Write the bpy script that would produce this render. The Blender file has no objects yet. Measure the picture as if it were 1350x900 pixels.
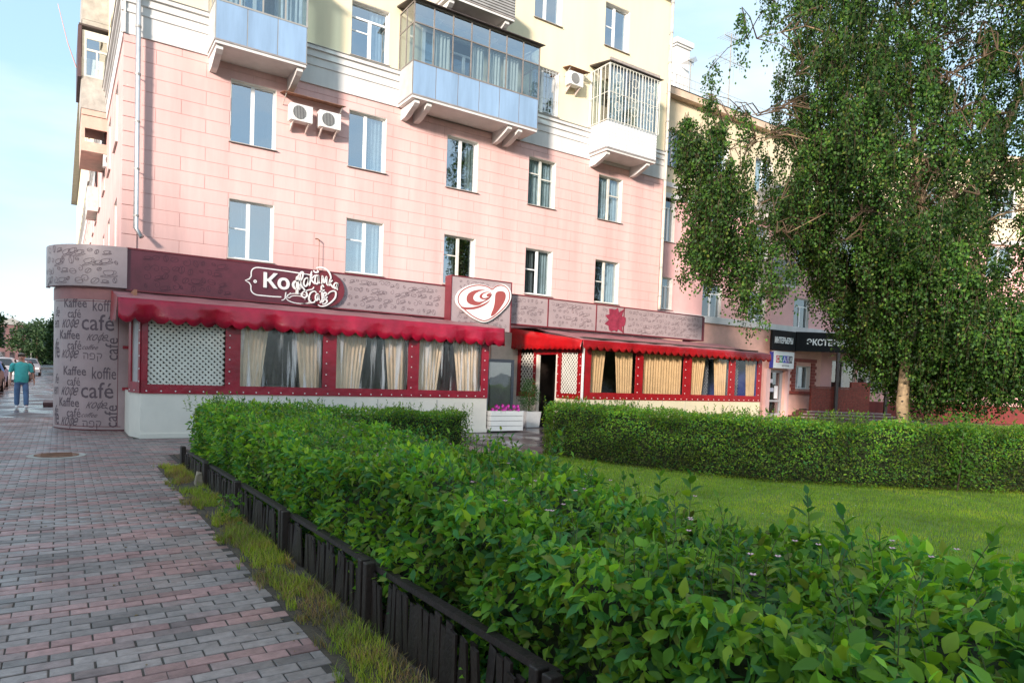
import bpy, bmesh, math, random
import numpy as np
from mathutils import Vector, Matrix, noise
random.seed(7); RNG = np.random.default_rng(7)
PI = math.pi; R = math.radians
sc = bpy.context.scene
COL = sc.collection

# ------------------------------------------------------------------ camera
yaw, pitch, roll = R(33.851), R(-2.3226), R(2.0974)
fw = Vector((math.sin(yaw)*math.cos(pitch), math.cos(yaw)*math.cos(pitch), math.sin(pitch)))
r0 = Vector((math.cos(yaw), -math.sin(yaw), 0)); u0 = r0.cross(fw)
rt = r0*math.cos(roll)+u0*math.sin(roll); up = -r0*math.sin(roll)+u0*math.cos(roll)
cd = bpy.data.cameras.new('camera'); cam = bpy.data.objects.new('camera', cd); COL.objects.link(cam)
cam.matrix_world = Matrix(((rt.x, up.x, -fw.x, -1.26), (rt.y, up.y, -fw.y, -19.557), (rt.z, up.z, -fw.z, 1.62), (0, 0, 0, 1)))
cd.sensor_width = 36; cd.lens = 889.29/1350*36; cd.shift_y = 0.0603; cd.clip_start = 0.05; cd.clip_end = 3000
sc.camera = cam

# ------------------------------------------------------------------ world, sun, exposure
SUN_EL = R(14); sd = Vector((-1.38, -1.03, 0)).normalized()*math.cos(SUN_EL); sd.z = math.sin(SUN_EL)   # towards the sun
w = bpy.data.worlds.new('World'); sc.world = w; w.use_nodes = True
nt = w.node_tree; nt.nodes.clear(); N = nt.nodes.new; L = nt.links.new
sky = N('ShaderNodeTexSky'); sky.sky_type = 'NISHITA'; sky.sun_disc = False
sky.sun_elevation = SUN_EL; sky.sun_rotation = math.atan2(sd.x, sd.y); sky.air_density = 1.0; sky.dust_density = .6; sky.ozone_density = 1.6
tc = N('ShaderNodeTexCoord'); mp = N('ShaderNodeMapping'); mp.inputs['Scale'].default_value = (1.6, 1.6, 5.5); mp.inputs['Rotation'].default_value = (0, 0.12, 0.4)
ns = N('ShaderNodeTexNoise'); ns.inputs['Scale'].default_value = 1.7; ns.inputs['Detail'].default_value = 6; ns.inputs['Roughness'].default_value = .5
rp = N('ShaderNodeValToRGB'); rp.color_ramp.elements[0].position = .40; rp.color_ramp.elements[0].color = (0, 0, 0, 1); rp.color_ramp.elements[1].position = .68; rp.color_ramp.elements[1].color = (.8, .8, .8, 1)
hz = N('ShaderNodeMix'); hz.data_type = 'RGBA'; hz.inputs['Factor'].default_value = .76; hz.inputs['B'].default_value = (.86, 1.28, 1.62, 1)
mx = N('ShaderNodeMix'); mx.data_type = 'RGBA'; mx.inputs['B'].default_value = (1.75, 1.98, 2.1, 1)
bg = N('ShaderNodeBackground'); bg.inputs['Strength'].default_value = .15; wo = N('ShaderNodeOutputWorld')
L(tc.outputs['Generated'], mp.inputs['Vector']); L(mp.outputs['Vector'], ns.inputs['Vector']); L(ns.outputs['Fac'], rp.inputs['Fac'])
L(rp.outputs['Color'], mx.inputs['Factor']); L(sky.outputs['Color'], hz.inputs['A']); L(hz.outputs['Result'], mx.inputs['A']); L(mx.outputs['Result'], bg.inputs['Color']); L(bg.outputs['Background'], wo.inputs['Surface'])
sl = bpy.data.lights.new('sun', 'SUN'); sl.energy = 2.0; sl.angle = R(7); sl.color = (1, .88, .78)
so = bpy.data.objects.new('sun', sl); COL.objects.link(so); so.rotation_euler = sd.to_track_quat('Z', 'Y').to_euler(); so.location = (-20, -40, 30)
sc.view_settings.view_transform = 'Standard'; sc.view_settings.look = 'None'; sc.view_settings.gamma = 1; sc.view_settings.use_curve_mapping = False
sc.view_settings.exposure = 2.0
sc.cycles.max_bounces = 8; sc.cycles.transparent_max_bounces = 24

# ------------------------------------------------------------------ materials
MATS = {}
def pr(name, col, rough=.7, var=.12, scale=3.0, bump=0.0, bscale=40, spec=.5, metal=0, attr=None, streak=False, coat=0, wet=None):
    if name in MATS: return MATS[name]
    m = bpy.data.materials.new(name); m.use_nodes = True; t = m.node_tree; b = t.nodes['Principled BSDF']
    n = t.nodes.new; l = t.links.new
    b.inputs['Roughness'].default_value = rough; b.inputs['Metallic'].default_value = metal; b.inputs['Specular IOR Level'].default_value = spec; b.inputs['Coat Weight'].default_value = coat
    g = n('ShaderNodeNewGeometry'); mpn = n('ShaderNodeMapping'); l(g.outputs['Position'], mpn.inputs['Vector'])
    if streak: mpn.inputs['Scale'].default_value = (1, 1, .12)
    nz = n('ShaderNodeTexNoise'); nz.inputs['Scale'].default_value = scale; nz.inputs['Detail'].default_value = 6; nz.inputs['Roughness'].default_value = .65
    l(mpn.outputs['Vector'], nz.inputs['Vector'])
    mr = n('ShaderNodeMapRange'); mr.inputs['From Min'].default_value = .3; mr.inputs['From Max'].default_value = .7; mr.inputs['To Min'].default_value = 1-var*1.6; mr.inputs['To Max'].default_value = 1+var*.8
    l(nz.outputs['Fac'], mr.inputs['Value'])
    v = n('ShaderNodeVectorMath'); v.operation = 'SCALE'
    if attr == 'object':
        oi = n('ShaderNodeObjectInfo'); l(oi.outputs['Color'], v.inputs[0])
    elif attr:
        at = n('ShaderNodeAttribute'); at.attribute_name = attr; l(at.outputs['Color'], v.inputs[0])
    else: v.inputs[0].default_value = col
    l(mr.outputs['Result'], v.inputs['Scale']); l(v.outputs['Vector'], b.inputs['Base Color'])
    if wet:
        w1 = n('ShaderNodeTexNoise'); w1.inputs['Scale'].default_value = wet[0]; w1.inputs['Detail'].default_value = 4; l(g.outputs['Position'], w1.inputs['Vector'])
        w2 = n('ShaderNodeMapRange'); w2.inputs['From Min'].default_value = .42; w2.inputs['From Max'].default_value = .62; w2.inputs['To Min'].default_value = wet[1]; w2.inputs['To Max'].default_value = wet[2]
        l(w1.outputs['Fac'], w2.inputs['Value']); l(w2.outputs['Result'], b.inputs['Roughness'])
    if bump:
        nb = n('ShaderNodeTexNoise'); nb.inputs['Scale'].default_value = bscale; nb.inputs['Detail'].default_value = 5; l(g.outputs['Position'], nb.inputs['Vector'])
        bp = n('ShaderNodeBump'); bp.inputs['Strength'].default_value = bump; bp.inputs['Distance'].default_value = .02; l(nb.outputs['Fac'], bp.inputs['Height']); l(bp.outputs['Normal'], b.inputs['Normal'])
    MATS[name] = m; return m
def glass(name, refl=.42, tint=(.75, .82, .85), rough=.02, bump=.15):
    if name in MATS: return MATS[name]
    m = bpy.data.materials.new(name); m.use_nodes = True; t = m.node_tree; t.nodes.clear(); n = t.nodes.new; l = t.links.new
    o = n('ShaderNodeOutputMaterial'); gl = n('ShaderNodeBsdfGlossy'); gl.inputs['Roughness'].default_value = rough; gl.inputs['Color'].default_value = (.95, .97, 1, 1)
    tr = n('ShaderNodeBsdfTransparent'); tr.inputs['Color'].default_value = (*tint, 1)
    fr = n('ShaderNodeFresnel'); fr.inputs['IOR'].default_value = 1.5
    ad = n('ShaderNodeMath'); ad.operation = 'ADD'; ad.use_clamp = True; ad.inputs[1].default_value = refl; l(fr.outputs['Fac'], ad.inputs[0])
    g = n('ShaderNodeNewGeometry'); iv = n('ShaderNodeMath'); iv.operation = 'SUBTRACT'; iv.inputs[0].default_value = 1; l(g.outputs['Backfacing'], iv.inputs[1])
    mu = n('ShaderNodeMath'); mu.operation = 'MULTIPLY'; l(ad.outputs[0], mu.inputs[0]); l(iv.outputs[0], mu.inputs[1])
    mi = n('ShaderNodeMixShader'); l(mu.outputs[0], mi.inputs[0]); l(tr.outputs[0], mi.inputs[1]); l(gl.outputs[0], mi.inputs[2]); l(mi.outputs[0], o.inputs['Surface'])
    nb = n('ShaderNodeTexNoise'); nb.inputs['Scale'].default_value = 1.4; l(g.outputs['Position'], nb.inputs['Vector'])
    bp = n('ShaderNodeBump'); bp.inputs['Strength'].default_value = bump; bp.inputs['Distance'].default_value = .02; l(nb.outputs['Fac'], bp.inputs['Height']); l(bp.outputs['Normal'], gl.inputs['Normal'])
    MATS[name] = m; return m
def film(name):
    m = bpy.data.materials.new(name); m.use_nodes = True; t = m.node_tree; t.nodes.clear(); n = t.nodes.new; l = t.links.new
    o = n('ShaderNodeOutputMaterial'); gl = n('ShaderNodeBsdfGlossy'); gl.inputs['Roughness'].default_value = .18; tr = n('ShaderNodeBsdfTransparent')
    df = n('ShaderNodeBsdfDiffuse'); df.inputs['Color'].default_value = (.8, .78, .78, 1)
    g = n('ShaderNodeNewGeometry'); mpn = n('ShaderNodeMapping'); mpn.inputs['Rotation'].default_value = (0, R(-48), 0); mpn.inputs['Scale'].default_value = (4.5, 1, .3)
    nb = n('ShaderNodeTexNoise'); nb.inputs['Scale'].default_value = 1.5; nb.inputs['Detail'].default_value = 3; nb.inputs['Distortion'].default_value = .5
    l(g.outputs['Position'], mpn.inputs['Vector']); l(mpn.outputs['Vector'], nb.inputs['Vector'])
    bp = n('ShaderNodeBump'); bp.inputs['Strength'].default_value = .8; bp.inputs['Distance'].default_value = .05; l(nb.outputs['Fac'], bp.inputs['Height']); l(bp.outputs['Normal'], gl.inputs['Normal'])
    mr = n('ShaderNodeMapRange'); mr.inputs['From Min'].default_value = .53; mr.inputs['From Max'].default_value = .66; mr.inputs['To Min'].default_value = .0; mr.inputs['To Max'].default_value = .55; l(nb.outputs['Fac'], mr.inputs['Value'])  # white streaks along the creases: sheen of the film put in as colour
    m1 = n('ShaderNodeMixShader'); m1.inputs[0].default_value = .05; l(tr.outputs[0], m1.inputs[1]); l(gl.outputs[0], m1.inputs[2])
    m2 = n('ShaderNodeMixShader'); l(mr.outputs[0], m2.inputs[0]); l(m1.outputs[0], m2.inputs[1]); l(df.outputs[0], m2.inputs[2]); l(m2.outputs[0], o.inputs['Surface'])
    return m
def leafmat(name, gloss=.35, trans=.35):
    m = bpy.data.materials.new(name); m.use_nodes = True; t = m.node_tree; b = t.nodes['Principled BSDF']; n = t.nodes.new; l = t.links.new
    at = n('ShaderNodeAttribute'); at.attribute_name = 'Col'
    l(at.outputs['Color'], b.inputs['Base Color']); b.inputs['Roughness'].default_value = gloss; b.inputs['Specular IOR Level'].default_value = .22
    tl = n('ShaderNodeBsdfTranslucent'); hs = n('ShaderNodeMix'); hs.data_type = 'RGBA'; hs.blend_type = 'MULTIPLY'; hs.inputs['Factor'].default_value = 1; hs.inputs['B'].default_value = (1.5, 1.5, .6, 1)
    l(at.outputs['Color'], hs.inputs['A']); l(hs.outputs['Result'], tl.inputs['Color'])
    mi = n('ShaderNodeMixShader'); mi.inputs[0].default_value = trans; l(b.outputs[0], mi.inputs[1]); l(tl.outputs[0], mi.inputs[2]); l(mi.outputs[0], t.nodes['Material Output'].inputs['Surface'])
    return m
PINK = pr('pink_wall_paint', (.66, .40, .37), .85, .10, 1.2, .12, 60)
PINKB = pr('pink_block_paint', (.71, .45, .42), .85, .13, 1.1, .12, 70, streak=True)
CREAM = pr('cream_wall_paint', (.78, .68, .47), .85, .08, .8, .1, 60, streak=True)
WHITE = pr('white_cornice_paint', (.66, .64, .62), .8, .10, 1.5, .1, 50, streak=True)
PVC = pr('white_window_plastic', (.8, .8, .79), .35, .03)
WOODW = pr('old_white_window_wood', (.62, .60, .54), .6, .15, 6)
REVEAL = pr('white_reveal_plaster', (.74, .71, .66), .8, .08)
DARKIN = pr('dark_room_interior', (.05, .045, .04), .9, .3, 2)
GLASS = glass('window_glass'); GLASS2 = glass('shop_glass', .16)
GLASSC = glass('cafe_glass', .06)
FILM = film('clear_plastic_film')
CURT = pr('beige_curtain_cloth', (.76, .58, .40), .9, .08, 4); NET = pr('pale_net_curtain', (.60, .60, .58), .9, .15, 3)
BLUEP = pr('pale_blue_balcony_panel', (.25, .37, .53), .55, .14, 2.2, streak=True)
GREYMET = pr('grey_metal', (.32, .31, .29), .5, .15); ZINC = pr('zinc_pipe', (.55, .56, .57), .38, .12, 5, metal=.75)
RUST = pr('rusty_metal', (.25, .12, .07), .8, .3, 8); DARKMET = pr('dark_brown_metal', (.075, .055, .05), .5, .15)
CONC = pr('weathered_concrete', (.42, .39, .35), .9, .22, 3, .2, 40)
SIDING = pr('white_siding', (.74, .75, .76), .45, .04)
ACW = pr('ac_casing_white', (.72, .72, .69), .45, .06); ACD = pr('ac_fan_dark', (.09, .09, .09), .6, .1)
MAUVE = pr('mauve_sign_panel', (.36, .285, .29), .42, .10, 1.5, .03, 30)
MAUVEC = pr('mauve_column_panel', (.43, .31, .31), .42, .10, 1.5, .03, 30)
PLUM = pr('plum_sign_panel', (.12, .022, .036), .38, .18, 2.5)
INK = pr('dark_mauve_print', (.13, .085, .10), .6, .1); PLUMINK = pr('faint_plum_print', (.06, .012, .026), .6, .1)
TRIMRED = pr('dark_red_trim', (.17, .02, .03), .45, .15)
VINYL = pr('crimson_vinyl', (.34, .006, .026), .35, .22, 2.5, .6, 6, coat=.1)
VINYLM = pr('magenta_red_vinyl', (.40, .005, .032), .33, .25, 1.6, .7, 5, coat=.12)
SCARLET = pr('scarlet_vinyl', (.32, .005, .010), .4, .2, 2.5, .6, 5, coat=.05)
CREAMP = pr('cream_cafe_panel', (.80, .74, .65), .5, .05, 2, .03); CREAMLIT = pr('warm_lit_cafe_panel', (.74, .66, .47), .5, .06, 2, .03)  # second panel: warm sunlight put into the right pavilion's cream
LATT = pr('white_lattice_wood', (.72, .69, .61), .6, .06); EYE = pr('eyelet_metal', (.8, .78, .76), .3, .05)
SIGNW = pr('white_sign_plastic', (.85, .83, .80), .35, .04); HEARTR = pr('terracotta_red_plastic', (.34, .075, .07), .4, .06)
BRICKR = pr('red_brick_cladding', (.30, .055, .035), .6, .3, 9, .2, 60); STEPM = pr('maroon_granite', (.16, .05, .045), .4, .2, 20)
BLACKS = pr('black_sign_board', (.010, .010, .011), .7, .2, spec=.2); ASPH = pr('asphalt', (.05, .05, .055), .75, .25, 1.2, .3, 80, wet=(.6, .3, .8))
PAVO = pr('paver_concrete', None, .55, .22, 14, .25, 90, attr='object', wet=(1.1, .36, .75)); PAVA = pr('paver_concrete_joined', None, .55, .22, 14, .25, 90, attr='Col', wet=(1.1, .34, .72))
SAND = pr('joint_sand', (.07, .055, .045), .9, .3, 20, .3, 60); SOIL = pr('dark_soil', (.085, .062, .042), .95, .35, 6, .6, 30)
FENCE = pr('charred_brown_timber', (.028, .017, .014), .55, .4, 12, .3, 40, streak=True)
LAWNB = pr('lawn_soil_green', (.16, .24, .03), .95, .3, 3, .5, 30)
LEAF = leafmat('hedge_leaf', .45, .38); LEAFB = leafmat('birch_leaf', .55, .25); BLADE = leafmat('grass_blade', .6, .35)
BARK = pr('birch_bark', (.30, .21, .12), .8, .6, 3, .4, 30); TWIG = pr('brown_twig', (.09, .055, .03), .8, .3, 10)

# brick-textured distant paving
def paving_far():
    m = bpy.data.materials.new('distant_paving'); m.use_nodes = True; t = m.node_tree; b = t.nodes['Principled BSDF']; n = t.nodes.new; l = t.links.new
    g = n('ShaderNodeNewGeometry'); bt = n('ShaderNodeTexBrick'); bt.inputs['Scale'].default_value = 1; bt.inputs['Brick Width'].default_value = .206; bt.inputs['Row Height'].default_value = .106; bt.inputs['Mortar Size'].default_value = .006
    bt.inputs['Color1'].default_value = (.10, .082, .085, 1); bt.inputs['Color2'].default_value = (.125, .085, .085, 1); bt.inputs['Mortar'].default_value = (.04, .032, .03, 1)
    l(g.outputs['Position'], bt.inputs['Vector']); l(bt.outputs['Color'], b.inputs['Base Color'])
    w1 = n('ShaderNodeTexNoise'); w1.inputs['Scale'].default_value = .8; w1.inputs['Detail'].default_value = 4; l(g.outputs['Position'], w1.inputs['Vector'])
    w2 = n('ShaderNodeMapRange'); w2.inputs['From Min'].default_value = .42; w2.inputs['From Max'].default_value = .6; w2.inputs['To Min'].default_value = .16; w2.inputs['To Max'].default_value = .6
    l(w1.outputs['Fac'], w2.inputs['Value']); l(w2.outputs['Result'], b.inputs['Roughness']); return m
PAVF = paving_far()

# ------------------------------------------------------------------ mesh helpers
class MB:
    def __init__(s, M=None): s.v = []; s.f = []; s.m = []; s.M = M; s.c = 0; s.sm = False
    def add(s, vs, fs, mi=0):
        b = len(s.v)
        for v in vs:
            s.v.append(tuple(s.M @ Vector(v)) if s.M is not None else tuple(v))
        for f in fs: s.f.append([b+i for i in f]); s.m.append(mi)
        return s
    def box(s, x0, x1, y0, y1, z0, z1, mi=0):
        return s.add([(x0,y0,z0),(x1,y0,z0),(x1,y1,z0),(x0,y1,z0),(x0,y0,z1),(x1,y0,z1),(x1,y1,z1),(x0,y1,z1)], [(0,3,2,1),(4,5,6,7),(0,1,5,4),(1,2,6,5),(2,3,7,6),(3,0,4,7)], mi)
    def bar(s, p, q, a, b, mi=0, upv=(0,0,1)):          # rectangular bar from p to q
        p = Vector(p); q = Vector(q); d = (q-p).normalized(); u = Vector(upv)
        if abs(d.dot(u)) > .98: u = Vector((0,1,0))
        x = d.cross(u).normalized()*a/2; y = x.cross(d).normalized()*b/2
        return s.add([p-x-y,p+x-y,p+x+y,p-x+y,q-x-y,q+x-y,q+x+y,q-x+y], [(0,3,2,1),(4,5,6,7),(0,1,5,4),(1,2,6,5),(2,3,7,6),(3,0,4,7)], mi)
    def tube(s, pts, rad, n=8, mi=0, cap=True):
        pts = [Vector(p) for p in pts]; rs = rad if isinstance(rad, (list, tuple)) else [rad]*len(pts); vs = []; fs = []
        ref = Vector((.13, .27, .95)).normalized()
        for i, p in enumerate(pts):
            d = (pts[min(i+1, len(pts)-1)]-pts[max(i-1, 0)]).normalized()
            x = d.cross(ref);
            if x.length < .05: x = d.cross(Vector((1, 0, 0)))
            x.normalize(); y = d.cross(x)
            for k in range(n):
                a = 2*PI*k/n; vs.append(p+(x*math.cos(a)+y*math.sin(a))*rs[i])
        for i in range(len(pts)-1):
            for k in range(n): fs.append((i*n+k, i*n+(k+1) % n, (i+1)*n+(k+1) % n, (i+1)*n+k))
        if cap: fs.append(tuple(range(n-1, -1, -1))); fs.append(tuple((len(pts)-1)*n+k for k in range(n)))
        return s.add(vs, fs, mi)
    def prism(s, poly, fn, d0, d1, mi=0):               # poly 2-D, fn(a,b,d)->3-D
        n = len(poly); vs = [fn(a, b, d0) for a, b in poly]+[fn(a, b, d1) for a, b in poly]
        return s.add(vs, [tuple(range(n-1, -1, -1)), tuple(range(n, 2*n))]+[(i, (i+1) % n, n+(i+1) % n, n+i) for i in range(n)], mi)
    def disc(s, c, nrm, r, t, n=14, mi=0):
        c = Vector(c); nrm = Vector(nrm).normalized(); return s.tube([c, c+nrm*t], r, n, mi)
    def build(s, name, mat, parent=None, smooth=False, label=None, cat=None, group=None, kind=None, bevel=0):
        off = Vector((0, 0, 0)); q = parent
        while q: off += q.location; q = q.parent
        vs = [(v[0]-off.x, v[1]-off.y, v[2]-off.z) for v in s.v] if parent else s.v
        me = bpy.data.meshes.new(name); me.from_pydata(vs, [], s.f)
        mats = mat if isinstance(mat, (list, tuple)) else [mat]
        for m in mats: me.materials.append(m)
        if len(mats) > 1: me.polygons.foreach_set('material_index', s.m)
        if smooth: me.polygons.foreach_set('use_smooth', [True]*len(s.f))
        me.update(); bm = bmesh.new(); bm.from_mesh(me); bmesh.ops.recalc_face_normals(bm, faces=bm.faces); bm.to_mesh(me); bm.free()
        o = bpy.data.objects.new(name, me); COL.objects.link(o)
        if parent: o.parent = parent
        if bevel: b = o.modifiers.new('bevel', 'BEVEL'); b.width = bevel; b.segments = 2; b.limit_method = 'ANGLE'
        tag(o, label, cat, group, kind); return o
def tag(o, label=None, cat=None, group=None, kind=None):
    if label: o['label'] = label
    if cat: o['category'] = cat
    if group: o['group'] = group
    if kind: o['kind'] = kind
    return o
def thing(name, loc, label, cat, group=None, rz=0):
    o = bpy.data.objects.new(name, None); COL.objects.link(o); o.location = loc; o.rotation_euler.z = rz; o.empty_display_size = .2
    return tag(o, label, cat, group)
def copy_tree(o, parent=None):
    c = o.copy(); COL.objects.link(c)
    if parent: c.parent = parent
    for ch in list(o.children): copy_tree(ch, c)
    return c
def text_geo(s, size=1, shear=0, offset=0, res=2, sx=1):
    if s == 'הפק':                                       # letters drawn as strokes, left to right
        m = MB(); f_ = lambda a, b, d: (a*size*sx, b*size, 0)
        for st_ in ([(.0,.5),(.42,.5),(.5,.42),(.5,0)], [(.12,.32),(.12,0)], [(.66,.36),(.86,.36),(.86,.5),(.66,.5),(.66,.36)] if 0 else [(.84,.30),(.72,.30),(.70,.42),(.78,.5),(1.05,.5),(1.15,.40),(1.15,.10),(1.05,.0),(.68,.0)], [(1.34,.5),(1.72,.5),(1.80,.42),(1.76,.25),(1.66,.08)], [(1.42,.30),(1.42,-.2)]): ribbon(m, st_, .075, f_)
        return [(v[0], v[1]) for v in m.v], [tuple(f) for f in m.f]
    if 'ф' in s:                                        # this letter is built from a ring and a stem
        V, Fc, x = [], [], 0
        for i, part in enumerate(s.split('ф')):
            if i:
                t = .06+offset; cx = x+.30; ring = []
                for k in range(20): a = 2*PI*k/20; ring += [((cx+.25*math.cos(a)), .27+.27*math.sin(a)), ((cx+(.25-t*1.3)*math.cos(a)), .27+(.27-t)*math.sin(a))]
                b = len(V); V += [((p[0]+shear*p[1])*size*sx, p[1]*size) for p in ring]; Fc += [(b+2*k, b+2*((k+1) % 20), b+2*((k+1) % 20)+1, b+2*k+1) for k in range(20)]
                b = len(V); V += [((p[0]+shear*p[1])*size*sx, p[1]*size) for p in ((cx-t*.7, -.2), (cx+t*.7, -.2), (cx+t*.7, .72), (cx-t*.7, .72))]; Fc.append((b, b+1, b+2, b+3)); x = cx+.31
            if part:
                vs, fs = text_geo(part, 1, shear, offset, res, 1); b = len(V); V += [((p[0]+x)*size*sx, p[1]*size) for p in vs]; Fc += [tuple(q+b for q in f) for f in fs]; x += max(p[0]-shear*p[1] for p in vs)+.05
        return V, Fc
    c = bpy.data.curves.new('t', 'FONT'); c.body = s; c.size = size; c.shear = shear; c.offset = offset; c.resolution_u = res; c.align_x = 'LEFT'
    o = bpy.data.objects.new('t', c); COL.objects.link(o); dg = bpy.context.evaluated_depsgraph_get(); m = o.evaluated_get(dg).to_mesh()
    vs = [(v.co.x*sx, v.co.y) for v in m.vertices]; fs = [tuple(p.vertices) for p in m.polygons]
    o.evaluated_get(dg).to_mesh_clear(); bpy.data.objects.remove(o); bpy.data.curves.remove(c)
    x0 = min(v[0] for v in vs); return [(x-x0, y) for x, y in vs], fs
def put_text(mb, s, size, fn, depth=0, **k):            # fn(x,y,d) -> 3-D
    vs, fs = text_geo(s, size, **k)
    mb.add([fn(x, y, depth) for x, y in vs], fs)
    if depth:
        ec = {}
        for f in fs:
            for i in range(len(f)): a, b = f[i], f[(i+1) % len(f)]; ec[(a, b)] = 1
        n = len(vs); es = [e for e in ec if (e[1], e[0]) not in ec]
        mb.add([fn(x, y, depth) for x, y in vs]+[fn(x, y, 0) for x, y in vs], [(a, b, b+n, a+n) for a, b in es])
    return max(v[0] for v in vs)
def ribbon(mb, pts, wd, fn, closed=False, d=0, taper=None):   # 2-D stroke as flat strip
    n = len(pts); vs = []; fs = []
    for i in range(n):
        a = pts[(i-1) % n] if closed or i > 0 else pts[i]; b = pts[(i+1) % n] if closed or i < n-1 else pts[i]
        dx, dy = b[0]-a[0], b[1]-a[1]; l = math.hypot(dx, dy) or 1; wi = wd*(taper(i/(n-1)) if taper else 1)/2
        vs += [fn(pts[i][0]-dy/l*wi, pts[i][1]+dx/l*wi, d), fn(pts[i][0]+dy/l*wi, pts[i][1]-dx/l*wi, d)]
    for i in range(n if closed else n-1): j = (i+1) % n; fs.append((2*i, 2*i+1, 2*j+1, 2*j))
    mb.add(vs, fs)
def scribbles(mb, u0, u1, v0, v1, fn, n, rnd, sz=.16, wd=.009):   # coffee beans, cups and swirls printed on a panel
    g_ = sz*1.12; nx_ = max(1, int((u1-u0)/g_)); ny_ = max(1, int((v1-v0)/g_))
    for q_ in range(nx_*ny_):
        i_, j_ = q_ % nx_, q_//nx_; s_ = sz*rnd.uniform(.5, 1.15); cx = u0+(u1-u0)*(i_+.5+rnd.uniform(-.22, .22)+.25*(j_ % 2)-.12)/nx_; cy = v0+(v1-v0)*(j_+.5+rnd.uniform(-.16, .16))/ny_; a = rnd.uniform(0, PI); k = rnd.random()
        if cx-s_ < u0 or cx+s_ > u1: continue
        def T(p, q): return (cx+(p*math.cos(a)-q*math.sin(a))*s_, cy+(p*math.sin(a)+q*math.cos(a))*s_)
        if k < .55:
            ribbon(mb, [T(.5*math.cos(t), .33*math.sin(t)) for t in np.linspace(0, 2*PI, 14)[:-1]], wd, fn, True)
            ribbon(mb, [T(x, .1*math.sin(x*7)) for x in np.linspace(-.45, .45, 8)], wd, fn)
        elif k < .8:
            a *= .15; ribbon(mb, [T(.55*math.cos(t), .5*math.sin(t)) for t in np.linspace(-PI, 0, 12)]+[T(.55*math.cos(t), .12*math.sin(t)) for t in np.linspace(0, PI, 8)], wd, fn, True)
            ribbon(mb, [T(.6+.2*math.cos(t), -.12+.17*math.sin(t)) for t in np.linspace(-1.6, 1.7, 8)], wd, fn)
            ribbon(mb, [T(.9*math.cos(t), -.55+.12*math.sin(t)) for t in np.linspace(0, 2*PI, 16)[:-1]], wd, fn, True)
        else:
            ribbon(mb, [T((.1+t*.07)*math.cos(t), (.1+t*.07)*math.sin(t)) for t in np.linspace(0, 7, 20)], wd, fn)
ID = Matrix.Identity(4)
def solid(o, t=.006): m = o.modifiers.new('thickness', 'SOLIDIFY'); m.thickness = t; return o
def frame(o, ang):                                     # local x along a wall, local y into it, z up
    return Matrix.Translation(Vector(o)) @ Matrix.Rotation(ang, 4, 'Z')
def split_rects(rect, holes):
    out = [rect]
    for h in holes:
        nw = []
        for (a, b, c, d) in out:
            if h[0] >= b or h[1] <= a or h[2] >= d or h[3] <= c: nw.append((a, b, c, d)); continue
            if h[0] > a: nw.append((a, h[0], c, d))
            if h[1] < b: nw.append((h[1], b, c, d))
            l, r = max(a, h[0]), min(b, h[1])
            if h[2] > c: nw.append((l, r, c, h[2]))
            if h[3] < d: nw.append((l, r, h[3], d))
        out = nw
    return [q for q in out if q[1]-q[0] > .02 and q[3]-q[2] > .02]
def wall(M, x0, x1, z0, z1, holes, mat, parent, name='wall', th=.4, y=0, label=None):
    mb = MB(M)
    for a, b, c, d in split_rects((x0, x1, z0, z1), holes): mb.box(a, b, y, y+th, c, d)
    return mb.build(name, mat, parent, label=label)
def curtain(M, x0, x1, y, z0, z1, mat, parent, n=None, amp=.035, pinch=0, side=0):
    n = n or max(8, int((x1-x0)/.022)); mb = MB(M); vs = []; fs = []; rows = 5
    ph = random.uniform(0, 6)
    for j in range(rows+1):
        t = j/rows
        for i in range(n+1):
            s = i/n; x = x0+(x1-x0)*s
            if pinch:                                   # gather towards one side lower down
                k = pinch*(1-t)**.8; tx = x0 if side < 0 else x1; x = x+(tx-x)*k*(.35+.65*abs(x-tx)/(x1-x0))
            vs.append((x, y+amp*math.sin(s*(x1-x0)*52+ph+.5*math.sin(s*9))*(.6+.4*t)+.01*math.sin(i*2.3), z0+(z1-z0)*t))
    for j in range(rows):
        for i in range(n): a = j*(n+1)+i; fs.append((a, a+1, a+n+2, a+n+1))
    mb.add(vs, fs); return mb.build('curtain', mat, parent, smooth=True)
def reveal(mb, x0, x1, z0, z1, d=.38, e=.014):           # white plaster lining of an opening
    mb.box(x0, x0+e, .012, d, z0, z1); mb.box(x1-e, x1, .012, d, z0, z1); mb.box(x0+e, x1-e, .012, d, z1-e, z1); mb.box(x0+e, x1-e, .012, d, z0, z0+e)
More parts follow.
